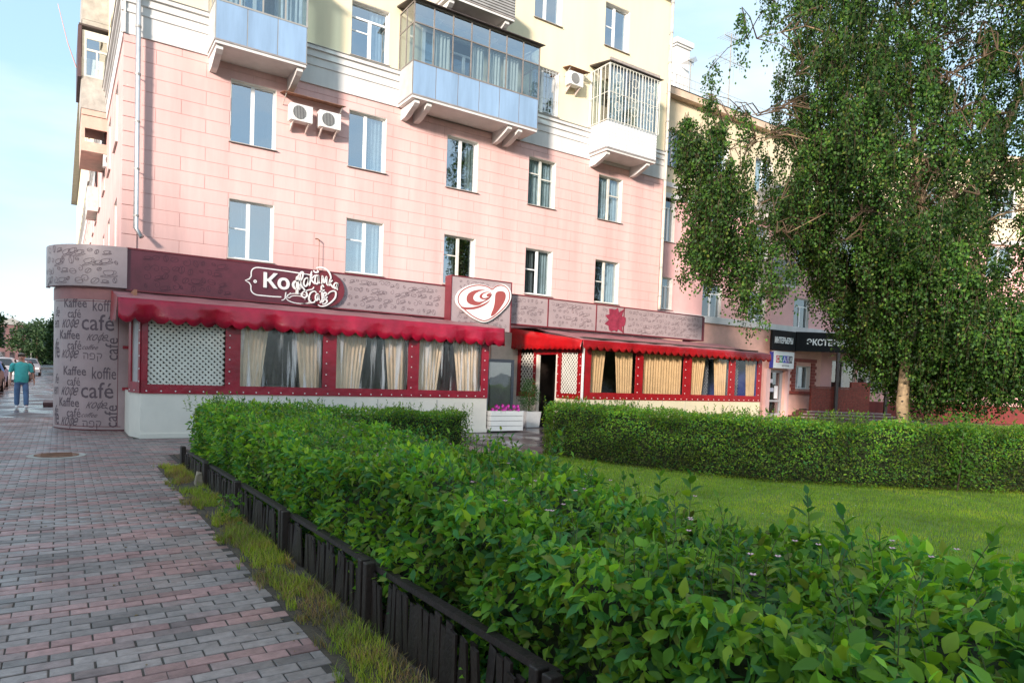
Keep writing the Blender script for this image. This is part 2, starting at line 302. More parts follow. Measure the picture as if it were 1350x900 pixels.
def window(M, parent, x0, x1, z0, z1, mull=.5, trans_l=None, trans_r=None, top=None, rec=.14, fmat=PVC, gmat=GLASS, cur=None, sill=True, label=None, fwd=.055):
    """white framed window: frame mesh > panes, sill, curtains"""
    fb = MB(M); y0, y1 = rec, rec+.06; w_ = fwd
    fb.box(x0, x0+w_, y0, y1, z0, z1); fb.box(x1-w_, x1, y0, y1, z0, z1)
    fb.box(x0+w_, x1-w_, y0, y1, z0, z0+w_); fb.box(x0+w_, x1-w_, y0, y1, z1-w_, z1)
    zt = z1-w_
    if top: zt = z0+(z1-z0)*top; fb.box(x0+w_, x1-w_, y0-.004, y1, zt-w_*.5, zt+w_*.5); zt -= w_*.5
    xm = x0+(x1-x0)*mull; fb.box(xm-w_*.8, xm+w_*.8, y0-.012, y1-.002, z0+w_, zt)
    if trans_l: q = z0+(z1-z0)*trans_l; fb.box(x0+w_, xm-w_*.8, y0+.008, y1-.003, q-w_*.35, q+w_*.35)
    if trans_r: q = z0+(z1-z0)*trans_r; fb.box(xm+w_*.8, x1-w_, y0+.008, y1-.003, q-w_*.35, q+w_*.35)
    f = fb.build('window', fmat, parent, label=label)
    def pane(a, b, c, d): MB(M).box(a+.002, b-.002, y0+.026, y0+.032, c+.002, d-.002).build('pane', gmat, f)
    for a, b, tr in ((x0+w_, xm-w_*.8, trans_l), (xm+w_*.8, x1-w_, trans_r)):
        if tr:
            q = z0+(z1-z0)*tr; pane(a, b, z0+w_, q-w_*.35); pane(a, b, q+w_*.35, zt)
        else: pane(a, b, z0+w_, zt)
    if top: pane(x0+w_, x1-w_, zt+w_, z1-w_)
    if sill: MB(M).prism([(-.07, -.03), (-.07, -.012), (rec, .008), (rec, -.01)], lambda a, b, d: (d, a, z0+b), x0-.04, x1+.04).build('sill', pr('sill_metal', (.38, .34, .31), .5, .2), f)
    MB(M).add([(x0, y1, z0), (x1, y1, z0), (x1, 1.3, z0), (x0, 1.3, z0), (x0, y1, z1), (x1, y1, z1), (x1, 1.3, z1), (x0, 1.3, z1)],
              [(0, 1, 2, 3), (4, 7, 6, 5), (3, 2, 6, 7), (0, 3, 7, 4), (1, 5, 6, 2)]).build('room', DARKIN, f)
    rvl = MB(M); reveal(rvl, x0, x1, z0, z1); rvl.build('reveal', REVEAL, f)
    if cur:
        for (a, b, m_) in cur: curtain(M, x0+(x1-x0)*a, x0+(x1-x0)*b, y1+.1, z0+.05, z1-.03, m_, f)
    return f
def reveal(mb, x0, x1, z0, z1, d=.38, e=.014):           # white plaster lining of an opening
    mb.box(x0, x0+e, .012, d, z0, z1); mb.box(x1-e, x1, .012, d, z0, z1); mb.box(x0+e, x1-e, .012, d, z1-e, z1); mb.box(x0+e, x1-e, .012, d, z0, z0+e)

# ------------------------------------------------------------------ ground
g = MB(); g.add([(-1500,-1500,-.05),(1500,-1500,-.05),(1500,1500,-.05),(-1500,1500,-.05)], [(0,1,2,3)]); g.build('ground', ASPH, kind='structure')
road = MB().add([(-13,-60,-.04),(-5,-60,-.04),(-5,400,-.04),(-13,400,-.04)], [(0,1,2,3)]).build('road', ASPH, kind='structure')
pv = MB(); pv.box(-4.85, 42, -21, 1.55, -.3, -.012); pv.box(-4.85, 0, 1.55, 160, -.3, -.012); pav = pv.build('pavement', PAVF, kind='structure')
pb = MB().box(-4.85, 6.9, -19.8, 3.2, -.012, -.006).build('paving_bed', SAND, kind='structure')
kb = MB().box(-5, -4.852, -60, 160, -.3, .02).build('kerb', CONC, kind='structure')
# pavers
def paver_mesh():
    me = bpy.data.meshes.new('brick'); L_, W_, c = .0985, .0485, .004
    v = [(-L_,-W_,-.02),(L_,-W_,-.02),(L_,W_,-.02),(-L_,W_,-.02),(-L_,-W_,-.003),(L_,-W_,-.003),(L_,W_,-.003),(-L_,W_,-.003),(-L_+c,-W_+c,0),(L_-c,-W_+c,0),(L_-c,W_-c,0),(-L_+c,W_-c,0)]
    f = [(0,1,5,4),(1,2,6,5),(2,3,7,6),(3,0,4,7),(4,5,9,8),(5,6,10,9),(6,7,11,10),(7,4,8,11),(8,9,10,11)]
    me.from_pydata(v, [], f); me.materials.append(PAVO); return me, v, f
PM, PV, PF = paver_mesh()
def paver_col(x, y, row, rnd):
    band = (row//2) % 3; n_ = noise.noise(Vector((x*1.1, y*2.2, 3)))
    if band == 1 or (band == 2 and n_ > .25): c = (.33, .185, .17)
    else: c = (.25, .205, .19)
    if rnd.random() < .14: c = (.26, .185, .172)
    k = rnd.uniform(.82, 1.1); dk = noise.noise(Vector((x*1.9, y*5.5, 9)))
    if dk > .2 or rnd.random() < .05: k *= rnd.uniform(.6, .85)
    k *= 1.0+.22*noise.noise(Vector((x*.5, y*.5, 0)))
    return tuple(q*k*1.14 for q in c)
prnd = random.Random(3); pcs = []
row = 0; y = -19.75
while y < 3.15:
    x = -4.8+(row % 2)*.103
    xr = .12 if y < -7.7 else (6.8 if y < -3.35 else .12)
    while x < xr+.2:
        ed = .02+.09*noise.noise(Vector((0, y*1.7, 5)))
        if x+.1 < xr+(ed if y < -7.7 else 0) and not (x-.1 < 6.0 and x+.1 > .35 and -7.7 < y < -6.2): pcs.append((x, y, row))
        x += .206
    y += .106; row += 1
cp = Vector((-1.26, -19.557, 1.62))
def scr(p):
    d = Vector((p[0], p[1], 0))-cp; z = d.dot(fw)
    if z < .3: return 0
    u = 675+889.29*d.dot(rt)/z; v_ = 531.36-889.29*d.dot(up)/z
    return 1/z if -5 < u < 1350 and v_ < 905 else 0
pcs.sort(key=lambda p: -scr(p)); near, far = pcs[:300], pcs[300:]
for (x, y, r_) in near:
    o = bpy.data.objects.new('brick', PM); COL.objects.link(o); o.parent = pav; o.location = (x+prnd.uniform(-.003, .003), y, .0+prnd.uniform(-.0035, .003)); o.rotation_euler = (prnd.uniform(-.01, .01), prnd.uniform(-.008, .008), prnd.uniform(-.012, .012))
    o.color = (*paver_col(x, y, r_, prnd), 1)
def joined(name, tv, tf, P, Rm, S, C, mat, parent=None, smooth=False, **k):
    """numpy instancing of one template into one mesh with a per-vertex colour"""
    tv = np.array(tv, np.float32); n, m = len(P), len(tv)
    V = np.einsum('nij,mj->nmi', Rm.astype(np.float32), tv)*np.asarray(S, np.float32).reshape(n, 1, -1)+np.asarray(P, np.float32)[:, None, :]
    off = (np.arange(n)*m)[:, None]; ks = [len(f) for f in tf]; flat = np.concatenate([np.array(f) for f in tf])
    LI = (off+flat[None, :]).ravel(); ks = np.tile(ks, n); st = np.concatenate([[0], np.cumsum(ks)[:-1]])
    me = bpy.data.meshes.new(name); me.vertices.add(n*m); me.vertices.foreach_set('co', V.ravel())
    me.loops.add(len(LI)); me.loops.foreach_set('vertex_index', LI.astype(np.int32)); me.polygons.add(len(ks)); me.polygons.foreach_set('loop_start', st.astype(np.int32))
    if smooth: me.polygons.foreach_set('use_smooth', np.ones(len(ks), bool))
    ca = me.color_attributes.new('Col', 'FLOAT_COLOR', 'POINT'); cc = np.ones((n, m, 4), np.float32); cc[:, :, :3] = np.asarray(C, np.float32)[:, None, :]; ca.data.foreach_set('color', cc.ravel())
    me.update(calc_edges=True); me.materials.append(mat)
    o = bpy.data.objects.new(name, me); COL.objects.link(o)
    if parent:
        o.parent = parent; off = Vector((0, 0, 0)); q = parent
        while q: off += q.location; q = q.parent
        o.location = -off
    return tag(o, **k)
n = len(far); az = RNG.uniform(-.012, .012, n); Rm = np.zeros((n, 3, 3)); Rm[:, 0, 0] = np.cos(az); Rm[:, 1, 1] = np.cos(az); Rm[:, 0, 1] = -np.sin(az); Rm[:, 1, 0] = np.sin(az); Rm[:, 2, 2] = 1
joined('paver_field', PV, PF, [(x, y, prnd.uniform(-.003, .003)) for x, y, _ in far], Rm, np.ones((n, 1)), [paver_col(x, y, r_, prnd) for x, y, r_ in far], PAVA, parent=pav, kind='stuff')

# lawn and soil
lawn_poly = [(1.7,-22),(1.7,-8.0),(5.9,-8.0),(6.4,-7.7),(6.9,-8.3),(7.5,-9.0),(8.3,-10.6),(9.0,-12.4),(10.5,-13.3),(13,-15),(17,-17.8),(17,-22)]
MB().add([(x, y, .02) for x, y in lawn_poly], [tuple(range(len(lawn_poly)))]).build('lawn', LAWNB, kind='structure')
MB().box(.09, 1.69, -19.8, -7.75, -.2, .012).build('planting_bed', SOIL, kind='structure')
MB().box(.42, 6.0, -7.748, -6.3, -.2, .011).build('planting_bed', SOIL, kind='structure')
MB().add([(7.05,-8.3,.024),(7.3,-10.8,.024),(8.1,-13,.024),(10,-14.5,.024),(17,-19,.024),(19,-18,.024),(40,-14,.024),(38,-4,.024),(14,-5.6,.024),(9,-7.2,.024)], [tuple(range(10))]).build('grass_verge', LAWNB, kind='structure')

# ------------------------------------------------------------------ leaves
def ortho(D, Nn):
    D = D/np.linalg.norm(D, axis=1, keepdims=True); X = np.cross(D, Nn); X /= np.linalg.norm(X, axis=1, keepdims=True)+1e-9; Z = np.cross(X, D)
    return np.stack([X, D, Z], axis=2)                 # columns: x=width, y=length, z=normal
LF_BIG = ([(0,0,0),(.15,.16,.03),(.25,.38,.06),(.16,.70,.03),(0,1,-.14),(-.16,.70,.03),(-.25,.38,.06),(-.15,.16,.03),(0,.25,-.02),(0,.5,-.025),(0,.75,-.05)],
          [(0,1,8),(1,2,9,8),(2,3,10,9),(3,4,10),(0,8,7),(8,9,6,7),(9,10,5,6),(10,4,5)])
LF_MID = ([(0,0,0),(.27,.4,.05),(0,1,-.06),(-.27,.4,.05),(0,.45,-.03)], [(0,1,4),(1,2,4),(2,3,4),(3,0,4)])
LF_SM = ([(0,0,0),(.36,.5,.05),(0,1,0),(-.36,.5,.05)], [(0,1,2),(0,2,3)])
def colmix(n, cols, wts, jit=.18):
    c = np.array(cols)[RNG.choice(len(cols), n, p=np.array(wts)/sum(wts))]; return c*(1+RNG.uniform(-jit, jit, (n, 1)))*(1+RNG.uniform(-.06, .06, (n, 3)))
HC = [(.090,.205,.024), (.145,.270,.028), (.050,.155,.040), (.25,.36,.035), (.13,.16,.03)]
def hedge_pts(poly, wd, hf, n, ends=True, seed=0):
    """points near the surface of a clipped hedge running along poly (centre line)"""
    P = np.array(poly, float); seg = np.linalg.norm(np.diff(P, axis=0), axis=1); tot = seg.sum(); cum = np.concatenate([[0], np.cumsum(seg)])
    s = RNG.uniform(0, tot, n); k = np.clip(np.searchsorted(cum, s)-1, 0, len(seg)-1); t = (s-cum[k])/seg[k]
    c = P[k]+(P[k+1]-P[k])*t[:, None]; dv = np.diff(P, axis=0)/seg[:, None]; vn = np.concatenate([dv[:1], dv[:-1]+dv[1:], dv[-1:]]); vn /= np.linalg.norm(vn, axis=1, keepdims=True)
    d = vn[k]*(1-t[:, None])+vn[k+1]*t[:, None]; d /= np.linalg.norm(d, axis=1, keepdims=True); nr = np.stack([d[:, 1], -d[:, 0]], 1)
    H = np.array([hf(a) for a in s/tot]); q = RNG.uniform(0, 1, n); per = 2*H+wd; e = q*per; dep = np.abs(RNG.normal(0, .07, n))
    xo = np.where(e < H, wd/2, np.where(e < H+wd, wd/2-(e-H), -wd/2)); z = np.where(e < H, e, np.where(e < H+wd, H, H-(e-H-wd)))
    onx = np.where(e < H, 1., np.where(e < H+wd, 0., -1.)); onz = np.where((e >= H) & (e < H+wd), 1., .15)
    # rounded shoulders, bumps
    sh = np.clip((z-(H-.2))/.2, 0, 1); xo = xo*(1-.10*sh*sh*(np.abs(xo) > wd/2-.02))
    bump = np.array([noise.noise(Vector((c[i, 0]*1.6+xo[i]*2, c[i, 1]*1.6, z[i]*2.2+seed)))+.5*noise.noise(Vector((c[i, 0]*5, c[i, 1]*5, z[i]*5+xo[i]*5))) for i in range(n)])
    o = -dep+.15*bump
    if ends:
        et = np.minimum(s, tot-s); xo = xo*np.clip(.72+et*.9, 0, 1)
    pos = np.stack([c[:, 0]+nr[:, 0]*(xo+onx*o), c[:, 1]+nr[:, 1]*(xo+onx*o), np.maximum(z*(1-.0)+onz*o, .02)], 1)
    if ends:                                            # cover the two ends as well
        m = RNG.uniform(0, 1, n) < .07; side = RNG.uniform(0, 1, n) < .5; xe = RNG.uniform(-wd/2, wd/2, n)*.85
        a0, d0 = P[0], (P[1]-P[0])/seg[0]; a1, d1 = P[-1], (P[-1]-P[-2])/seg[-1]
        for i in np.where(m)[0]:
            a, dd = (a0, -d0) if side[i] else (a1, d1); h0 = H[0] if side[i] else hf(1)
            zz = RNG.uniform(.02, h0*.97); pos[i] = (a[0]-dd[1]*xe[i]+dd[0]*(-dep[i]+.06*bump[i]), a[1]+dd[0]*xe[i]+dd[1]*(-dep[i]+.06*bump[i]), zz); nr[i] = dd; onx[i] = 1
    out = np.stack([nr[:, 0]*onx, nr[:, 1]*onx, onz], 1)
    return pos, out, bump
def leaf_rots(out, n, droop=.15, spread=.75):
    Nn = out+RNG.normal(0, spread, (n, 3))+np.array([0, 0, .35]); D = RNG.normal(0, 1, (n, 3))+out*.5; D[:, 2] += -droop+RNG.uniform(-.2, .35, n)
    return ortho(D, Nn)
def hedge_core(poly, wd, hf, parent, seed=0):
    mb = MB(); P = [Vector((p[0], p[1])) for p in poly]; vs = []; fs = []; ns_ = 40
    L_ = [(P[i+1]-P[i]).length for i in range(len(P)-1)]; tot = sum(L_)
    for j in range(ns_+1):
        s = .12+(tot-.24)*j/ns_; k = 0; a = s
        while k < len(L_)-1 and a > L_[k]: a -= L_[k]; k += 1
        d = (P[k+1]-P[k])/L_[k]; c = P[k]+d*a; nn = Vector((d.y, -d.x)); h = hf(j/ns_)-.09; ww = wd/2-.13
        for x, z in ((ww, .0), (ww, h*.5), (ww*.95, h*.9), (0, h), (-ww*.95, h*.9), (-ww, h*.5), (-ww, 0)):
            b = .05*noise.noise(Vector((c.x*3, c.y*3, z*3+x+seed))); vs.append((c.x+nn.x*(x+b), c.y+nn.y*(x+b), max(z+b, 0)))
    for j in range(ns_):
        for k in range(6): a = j*7+k; fs.append((a, a+1, a+8, a+7))
    fs += [tuple(range(7)), tuple(ns_*7+k for k in range(6, -1, -1))]
    mb.add(vs, fs); mb.build('inner_branches', pr('hedge_inner', (.035, .045, .016), .95, .5, 14, .8, 30), parent, kind='stuff')
def shoots(root, spots, leaf, mat, sizes=(.12, .3), ls=(.05, .09), cols=HC, wts=(2, 3, 3, 1, .3)):
    """young shoots standing above the clipped top: stems in one part, their leaves returned"""
    mb = MB(); P = []; D = []; Nn = []; S = []
    for (x, y, z) in spots:
        h = random.uniform(*sizes); lx, ly = random.uniform(-.4, .4), random.uniform(-.4, .4); pts = [Vector((x+lx*h*t*t, y+ly*h*t*t, z-.08+(h+.08)*t)) for t in (0, .35, .7, 1)]
        mb.tube(pts, [.0028, .0024, .002, .0015], 4)
        k = max(6, int(h/.017))
        for i in range(k):
            t = .02+.98*i/(k-1); p = pts[0].lerp(pts[3], t); a = i*2.4+random.random(); el = .15+.9*t*t
            d = Vector((math.cos(a)*math.cos(el), math.sin(a)*math.cos(el), math.sin(el))); P.append(p); D.append(d); Nn.append((-d.x*.5+random.gauss(0, .2), -d.y*.5+random.gauss(0, .2), 1)); S.append(random.uniform(*ls)*(1.0-.45*t*t+.1))
    mb.build('shoot_stems', pr('green_stem', (.10,.12,.035), .7, .2, 10), root, kind='stuff')
    return np.array(P), ortho(np.array(D), np.array(Nn)), np.array(S), colmix(len(P), cols, wts)
def tone(C, bump, z, H):                                 # lighter young leaves near the top, older darker ones low; shade of the gaps put into hollows by bump
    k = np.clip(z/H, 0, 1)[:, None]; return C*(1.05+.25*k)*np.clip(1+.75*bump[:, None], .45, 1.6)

# near hedge along the fence ------------------------------------------------
hn = thing('hedge', (1.2, -13, 0), 'long broad leaved hedge behind the low black fence, running into the foreground', 'hedge')
hfN = lambda t: .93-.13*min(1, max(0, (t-.6)/.28))+.035*math.sin(t*23)+.03*math.sin(t*9+1)
polyN = [(1.22, -7.75), (1.22, -19.75)]
hedge_core(polyN, 1.45, hfN, hn)
def depthf(P): return (P-np.array(cp)) @ np.array(fw)
P1, O1, B1 = hedge_pts(polyN, 1.5, hfN, 66000)
dz = depthf(P1); keep = (RNG.uniform(0, 1, len(P1)) < np.where(dz < 4, 1, .8)) & (np.linalg.norm(P1-np.array(cp), axis=1) > 1.15); P1, O1, B1, dz = P1[keep], O1[keep], B1[keep], dz[keep]
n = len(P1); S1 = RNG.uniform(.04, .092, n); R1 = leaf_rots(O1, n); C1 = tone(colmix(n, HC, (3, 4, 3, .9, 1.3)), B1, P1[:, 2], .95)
sp = []
for _ in range(620):
    y = random.uniform(-19.2, -7.9); x = random.uniform(.62, 1.9)
    if noise.noise(Vector((x*2, y*1.3, 8))) > -.12: sp.append((x, y, hfN((-7.75-y)/12)-.03))
sP, sR, sS, sC = shoots(hn, sp, None, LEAF, (.07, .24), (.045, .085))
big = [(1.55,-18.05,.78),(1.75,-18.35,.78),(1.3,-18.3,.78),(1.9,-17.6,.78),(1.85,-16.6,.8),(1.8,-16.9,.8),(1.95,-15.3,.86)]
bP, bR, bS, bC = shoots(hn, big, None, LEAF, (.2, .34), (.08, .13), wts=(2, 2, 5, .5, 0))
AP = np.concatenate([P1, sP, bP]); AR = np.concatenate([R1, sR, bR]); AS = np.concatenate([S1, sS, bS]); AC = np.concatenate([C1, sC, bC])
d_ = AP-np.array(cp); zz = d_ @ np.array(fw); uu = 675+889.29*(d_ @ np.array(rt))/zz; vv = 531.36-889.29*(d_ @ np.array(up))/zz
score = np.where((zz > .3) & (uu > -10) & (uu < 1360) & (vv < 905), AS/zz, 0); order = np.argsort(-score); top = order[:300]; rest = order[300:]
protos = []
for q in range(6):
    me = bpy.data.meshes.new('leaf'); k = 1+.12*(q-2.5)/2.5; me.from_pydata([(x*k, y, z*(1+.5*(q % 3))+.02*math.sin(y*9+q)) for x, y, z in LF_BIG[0]], [], LF_BIG[1]); me.materials.append(LEAF)
    me.polygons.foreach_set('use_smooth', [True]*8); ca = me.color_attributes.new('Col', 'FLOAT_COLOR', 'POINT'); c = HC[q % 3] if q < 5 else HC[3]
    for dta in ca.data: dta.color = (*[v*(1+.1*(q % 2)) for v in c], 1)
    protos.append(me)
for i in top:
    o = bpy.data.objects.new('leaf', protos[random.randrange(6)]); COL.objects.link(o); o.parent = hn
    M = Matrix(AR[i].tolist()).to_4x4(); M.translation = Vector(AP[i])-hn.location; o.matrix_local = M @ Matrix.Scale(AS[i], 4)
nearm = zz[rest] < 6.5; a, b = rest[nearm], rest[~nearm]
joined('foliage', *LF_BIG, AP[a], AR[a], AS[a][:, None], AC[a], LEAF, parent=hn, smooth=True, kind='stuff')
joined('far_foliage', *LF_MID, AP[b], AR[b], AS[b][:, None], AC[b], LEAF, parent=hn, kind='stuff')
# small pale pink blossoms
fb = MB()
for _ in range(90):
    y = random.uniform(-18.3, -8.2); x = random.uniform(.6, 1.9); z = .93+random.uniform(0, .06)
    for k in range(5): a = k*2*PI/5; fb.add([(x, y, z), (x+.012*math.cos(a-.5), y+.012*math.sin(a-.5), z+.006), (x+.015*math.cos(a), y+.015*math.sin(a), z+.008), (x+.012*math.cos(a+.5), y+.012*math.sin(a+.5), z+.006)], [(0, 1, 2, 3)])
fb.build('blossoms', pr('pale_pink_petal', (.75, .45, .48), .6, .1), hn, kind='stuff')

def make_hedge(label, poly, wd, hf, n, ls, wts, nshoot, loc, sh=(.08, .25), seed=0):
    h = thing('hedge', loc, label, 'hedge'); hedge_core(poly, wd-.30, hf, h, seed)
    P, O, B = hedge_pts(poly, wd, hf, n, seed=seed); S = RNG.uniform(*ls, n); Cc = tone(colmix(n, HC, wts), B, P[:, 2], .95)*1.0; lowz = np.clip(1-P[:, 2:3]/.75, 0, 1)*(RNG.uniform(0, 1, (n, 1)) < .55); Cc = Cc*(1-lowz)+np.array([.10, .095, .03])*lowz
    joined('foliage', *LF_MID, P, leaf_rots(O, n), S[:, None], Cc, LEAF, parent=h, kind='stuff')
    sp = []; Pp = np.array(poly)
    for _ in range(nshoot):
        k = random.randrange(len(poly)-1); t = random.random(); c = Pp[k]+(Pp[k+1]-Pp[k])*t; sp.append((c[0]+random.uniform(-.3, .3), c[1]+random.uniform(-.3, .3), hf((k+t)/(len(poly)-1))-.04))
    sP, sR, sS, sC = shoots(h, sp, None, LEAF, sh, (.05, .085), wts=(2, 3, 1, 2, .3)); joined('young_leaves', *LF_MID, sP, sR, sS[:, None], sC, LEAF, parent=h, kind='stuff'); return h
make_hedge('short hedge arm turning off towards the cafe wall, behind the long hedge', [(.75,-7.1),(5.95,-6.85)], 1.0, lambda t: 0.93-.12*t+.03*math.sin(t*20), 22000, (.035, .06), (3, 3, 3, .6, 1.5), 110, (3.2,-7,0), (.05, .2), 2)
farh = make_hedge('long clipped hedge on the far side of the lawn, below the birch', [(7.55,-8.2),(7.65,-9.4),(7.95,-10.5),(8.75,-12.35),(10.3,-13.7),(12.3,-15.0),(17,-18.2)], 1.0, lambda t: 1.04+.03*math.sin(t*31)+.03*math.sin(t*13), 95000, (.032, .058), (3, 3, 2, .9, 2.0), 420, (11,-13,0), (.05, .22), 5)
sx = thing('young_maple', (10.75,-14.6,0), 'bright green self-sown sapling growing out of the far hedge, at the right', 'sapling')
MB().tube([(10.75,-14.6,0),(10.8,-14.62,.6),(10.83,-14.6,1.25)], [.012,.009,.004], 6).build('stem', TWIG, sx)
n = 420; P = np.stack([10.78+RNG.normal(0,.16,n), -14.6+RNG.normal(0,.16,n), RNG.uniform(.12,1.3,n)], 1); O = np.tile([-.5,-.6,.5], (n,1))
joined('foliage', *LF_MID, P, leaf_rots(O,n), RNG.uniform(.05,.09,n)[:,None], colmix(n,[(.12,.24,.03),(.09,.2,.03)],(1,1)), LEAF, parent=sx, kind='stuff')

# grass ---------------------------------------------------------------------
def blades(name, P, hmin, hmax, wd, cols, wts, lean=.5, label=None, cat=None, parent=None):
    n = len(P); tv = [(-.5, 0, 0), (.5, 0, 0), (.3, .12, .55), (-.3, .12, .55), (0, .45, 1)]; tf = [(0, 1, 2, 3), (3, 2, 4)]
    a = RNG.uniform(0, 2*PI, n); ln = RNG.uniform(0, lean, n); c, s = np.cos(a), np.sin(a); Rm = np.zeros((n, 3, 3)); h = RNG.uniform(hmin, hmax, n)
    Rm[:, 0, 0] = c*wd; Rm[:, 1, 0] = s*wd; Rm[:, 0, 1] = -s*h*(.5+ln*1.5); Rm[:, 1, 1] = c*h*(.5+ln*1.5); Rm[:, 2, 2] = h
    Cg = colmix(n, cols, wts, .25); pn = np.array([noise.noise(Vector((q[0]*.8, q[1]*.8, 1)))+.6*noise.noise(Vector((q[0]*3.1, q[1]*3.1, 4))) for q in P])[:, None]; Cg = Cg*(1+.35*pn)*(1+np.clip(pn, 0, 1)*np.array([.6, .1, 0]))
    return joined(name, tv, tf, P, Rm, np.ones((n, 1)), Cg, BLADE, parent=parent, kind='stuff', label=label, cat=cat)
def inpoly(pts, poly):
    x, y = pts[:, 0], pts[:, 1]; r_ = np.zeros(len(pts), bool); j = len(poly)-1
    for i in range(len(poly)):
        xi, yi = poly[i]; xj, yj = poly[j]; c = ((yi > y) != (yj > y)) & (x < (xj-xi)*(y-yi)/((yj-yi) or 1e-9)+xi); r_ ^= c; j = i
    return r_
n = 250000; Q = np.stack([RNG.uniform(1.7, 13, n), RNG.uniform(-18.5, -7.6, n)], 1); Q = Q[inpoly(Q, lawn_poly)]
bn = np.array([noise.noise(Vector((q[0]*.9, q[1]*.9, 0))) for q in Q[::1]]); Q = Q[RNG.uniform(0, 1, len(Q)) < .8+bn*.5]
blades('lawn_grass', np.column_stack([Q, np.full(len(Q), .02)]), .022, .05, .006, [(.27,.42,.035),(.33,.46,.045),(.20,.34,.03),(.42,.42,.10)], (4,3,3,1.2), label='bright mown grass of the lawn between the hedges', cat='grass')
for lab, cnt_, hm, hM, cl_, wts_, sd_, lean_ in (('ragged yellow-green grass growing between the pavers and the low fence', 9500, .025, .10, [(.26,.36,.04),(.34,.40,.06),(.18,.28,.035),(.40,.34,.12)], (4,3,2,1.5), 2, 1.1), ('dry straw-coloured grass and litter at the foot of the low fence', 8000, .02, .09, [(.30,.22,.11),(.22,.16,.08),(.20,.24,.05)], (3,2,2), 40, 1.8)):
    Q = []
    while len(Q) < cnt_:
        y = random.uniform(-19.2, -7.8); x = random.uniform(-.16, .34); dn = noise.noise(Vector((x*3, y*1.5, sd_)))+.5*noise.noise(Vector((x*9, y*6, sd_)))
        ed = .045+.11*noise.noise(Vector((0, y*1.3, 5)))-.06*noise.noise(Vector((1, y*5, 5)))
        if (x > ed and dn > -.02) or (x > ed-.1 and dn > .28): Q.append((x, y, .0))
    blades('verge_grass', np.array(Q), hm, hM, .006, cl_, wts_, lean=lean_, label=lab, cat='grass')
n = 60000; Q = np.stack([RNG.uniform(7, 38, n), RNG.uniform(-17, -5, n)], 1); Q = Q[inpoly(Q, [(9.0,-8.2),(9.3,-10.6),(10.2,-12.2),(13,-14.4),(19,-18),(38,-13),(36,-5),(14,-5.8)])]
blades('rough_grass', np.column_stack([Q, np.full(len(Q), .02)]), .05, .16, .012, [(.10,.18,.028),(.07,.14,.025)], (1,1), label='rough grass under the birch beyond the far hedge', cat='grass')

# low picket fence ----------------------------------------------------------
fe = thing('picket_fence', (.39,-13,0), 'low blackened timber picket fence edging the hedge bed along the pavers', 'fence')
fh = lambda y: .27+(.44-.27)*min(1, max(0, (-y-8)/9.5))
def slat_mesh(wd, th):
    m = MB(); m.add([(-th/2,-wd/2,0),(th/2,-wd/2,0),(th/2,wd/2,0),(-th/2,wd/2,0),(-th/2,-wd/2,.93),(th/2,-wd/2,.93),(th/2,wd/2,.96),(-th/2,wd/2,.97)], [(0,3,2,1),(4,5,6,7),(0,1,5,4),(1,2,6,5),(2,3,7,6),(3,0,4,7)]); me = bpy.data.meshes.new('slat'); me.from_pydata(m.v, [], m.f); me.materials.append(FENCE); return me
SM_ = [slat_mesh(.056, .014), slat_mesh(.050, .016), slat_mesh(.060, .012)]
y = -7.9; k = 0; cnt = 0
while y > -19.2:
    if k % 30 != 0 and random.random() > .04:
        o = bpy.data.objects.new('slat', SM_[random.randrange(3)]); COL.objects.link(o); o.parent = fe; o.location = (-.012+random.uniform(-.006, .006), y+13, -.02); o.rotation_euler = (random.gauss(0, .03), random.gauss(0, .04), random.gauss(0, .06)); o.scale.z = fh(y)*random.uniform(.86, 1.0)
    y -= .061; k += 1
y = -7.85; posts = []
MB().box(.0, .089, -19.8, -7.75, -.2, .004).build('soil_strip', SOIL, kind='structure')
while y > -19.3: posts.append(y); y -= 1.9 if y < -8 else 2.0
for i, y in enumerate(posts):
    for d in (-.045, .045):
        h = fh(y)+.05 if i == 0 else fh(y)+.015
        MB().box(.33, .395, y+d-.03, y+d+.03, -.05, h).build('post', FENCE, fe, bevel=.006)
for i in range(len(posts)-1):
    a, b = posts[i], posts[i+1]; MB().bar((.415, a, fh(a)-.02), (.415, b, fh(b)-.02), .05, .035).build('rail', FENCE, fe); MB().bar((.42, a, .1), (.42, b, .1), .03, .03).build('rail', FENCE, fe)
# weeds by the fence
wt = thing('weed', (.18,-12.35,0), 'small leafy weed with tiny white flowers against the low fence', 'weed')
n = 80; P = np.stack([.2+RNG.normal(0,.06,n), -12.35+RNG.normal(0,.1,n), RNG.uniform(.02,.32,n)],1)
joined('foliage', *LF_MID, P, leaf_rots(np.tile([-.4,-.3,.6],(n,1)),n), RNG.uniform(.04,.075,n)[:,None], colmix(n,[(.10,.2,.03)],(1,)), LEAF, parent=wt, kind='stuff')
sb = MB()
for (a, b, c, s_) in ((0,0,0,1),(.04,.1,0,.6)):
    sb.add([Vector((.3+a+dx*s_, -9.75+b+dy*s_, .1+dz_*s_)) for dx, dy, dz_ in ((-.07,-.13,-.1),(.05,-.1,-.1),(.06,.12,-.1),(-.05,.13,-.1),(-.05,-.1,.06),(.03,-.06,.09),(.03,.08,.05),(-.02,.06,.1))], [(0,3,2,1),(4,5,6,7),(0,1,5,4),(1,2,6,5),(2,3,7,6),(3,0,4,7)])
sb.build('stone', pr('pale_stone', (.42,.33,.24), .9, .3, 9, .5, 20), label='pale broken stone leaning against the far end of the low fence', cat='stone', bevel=.02)

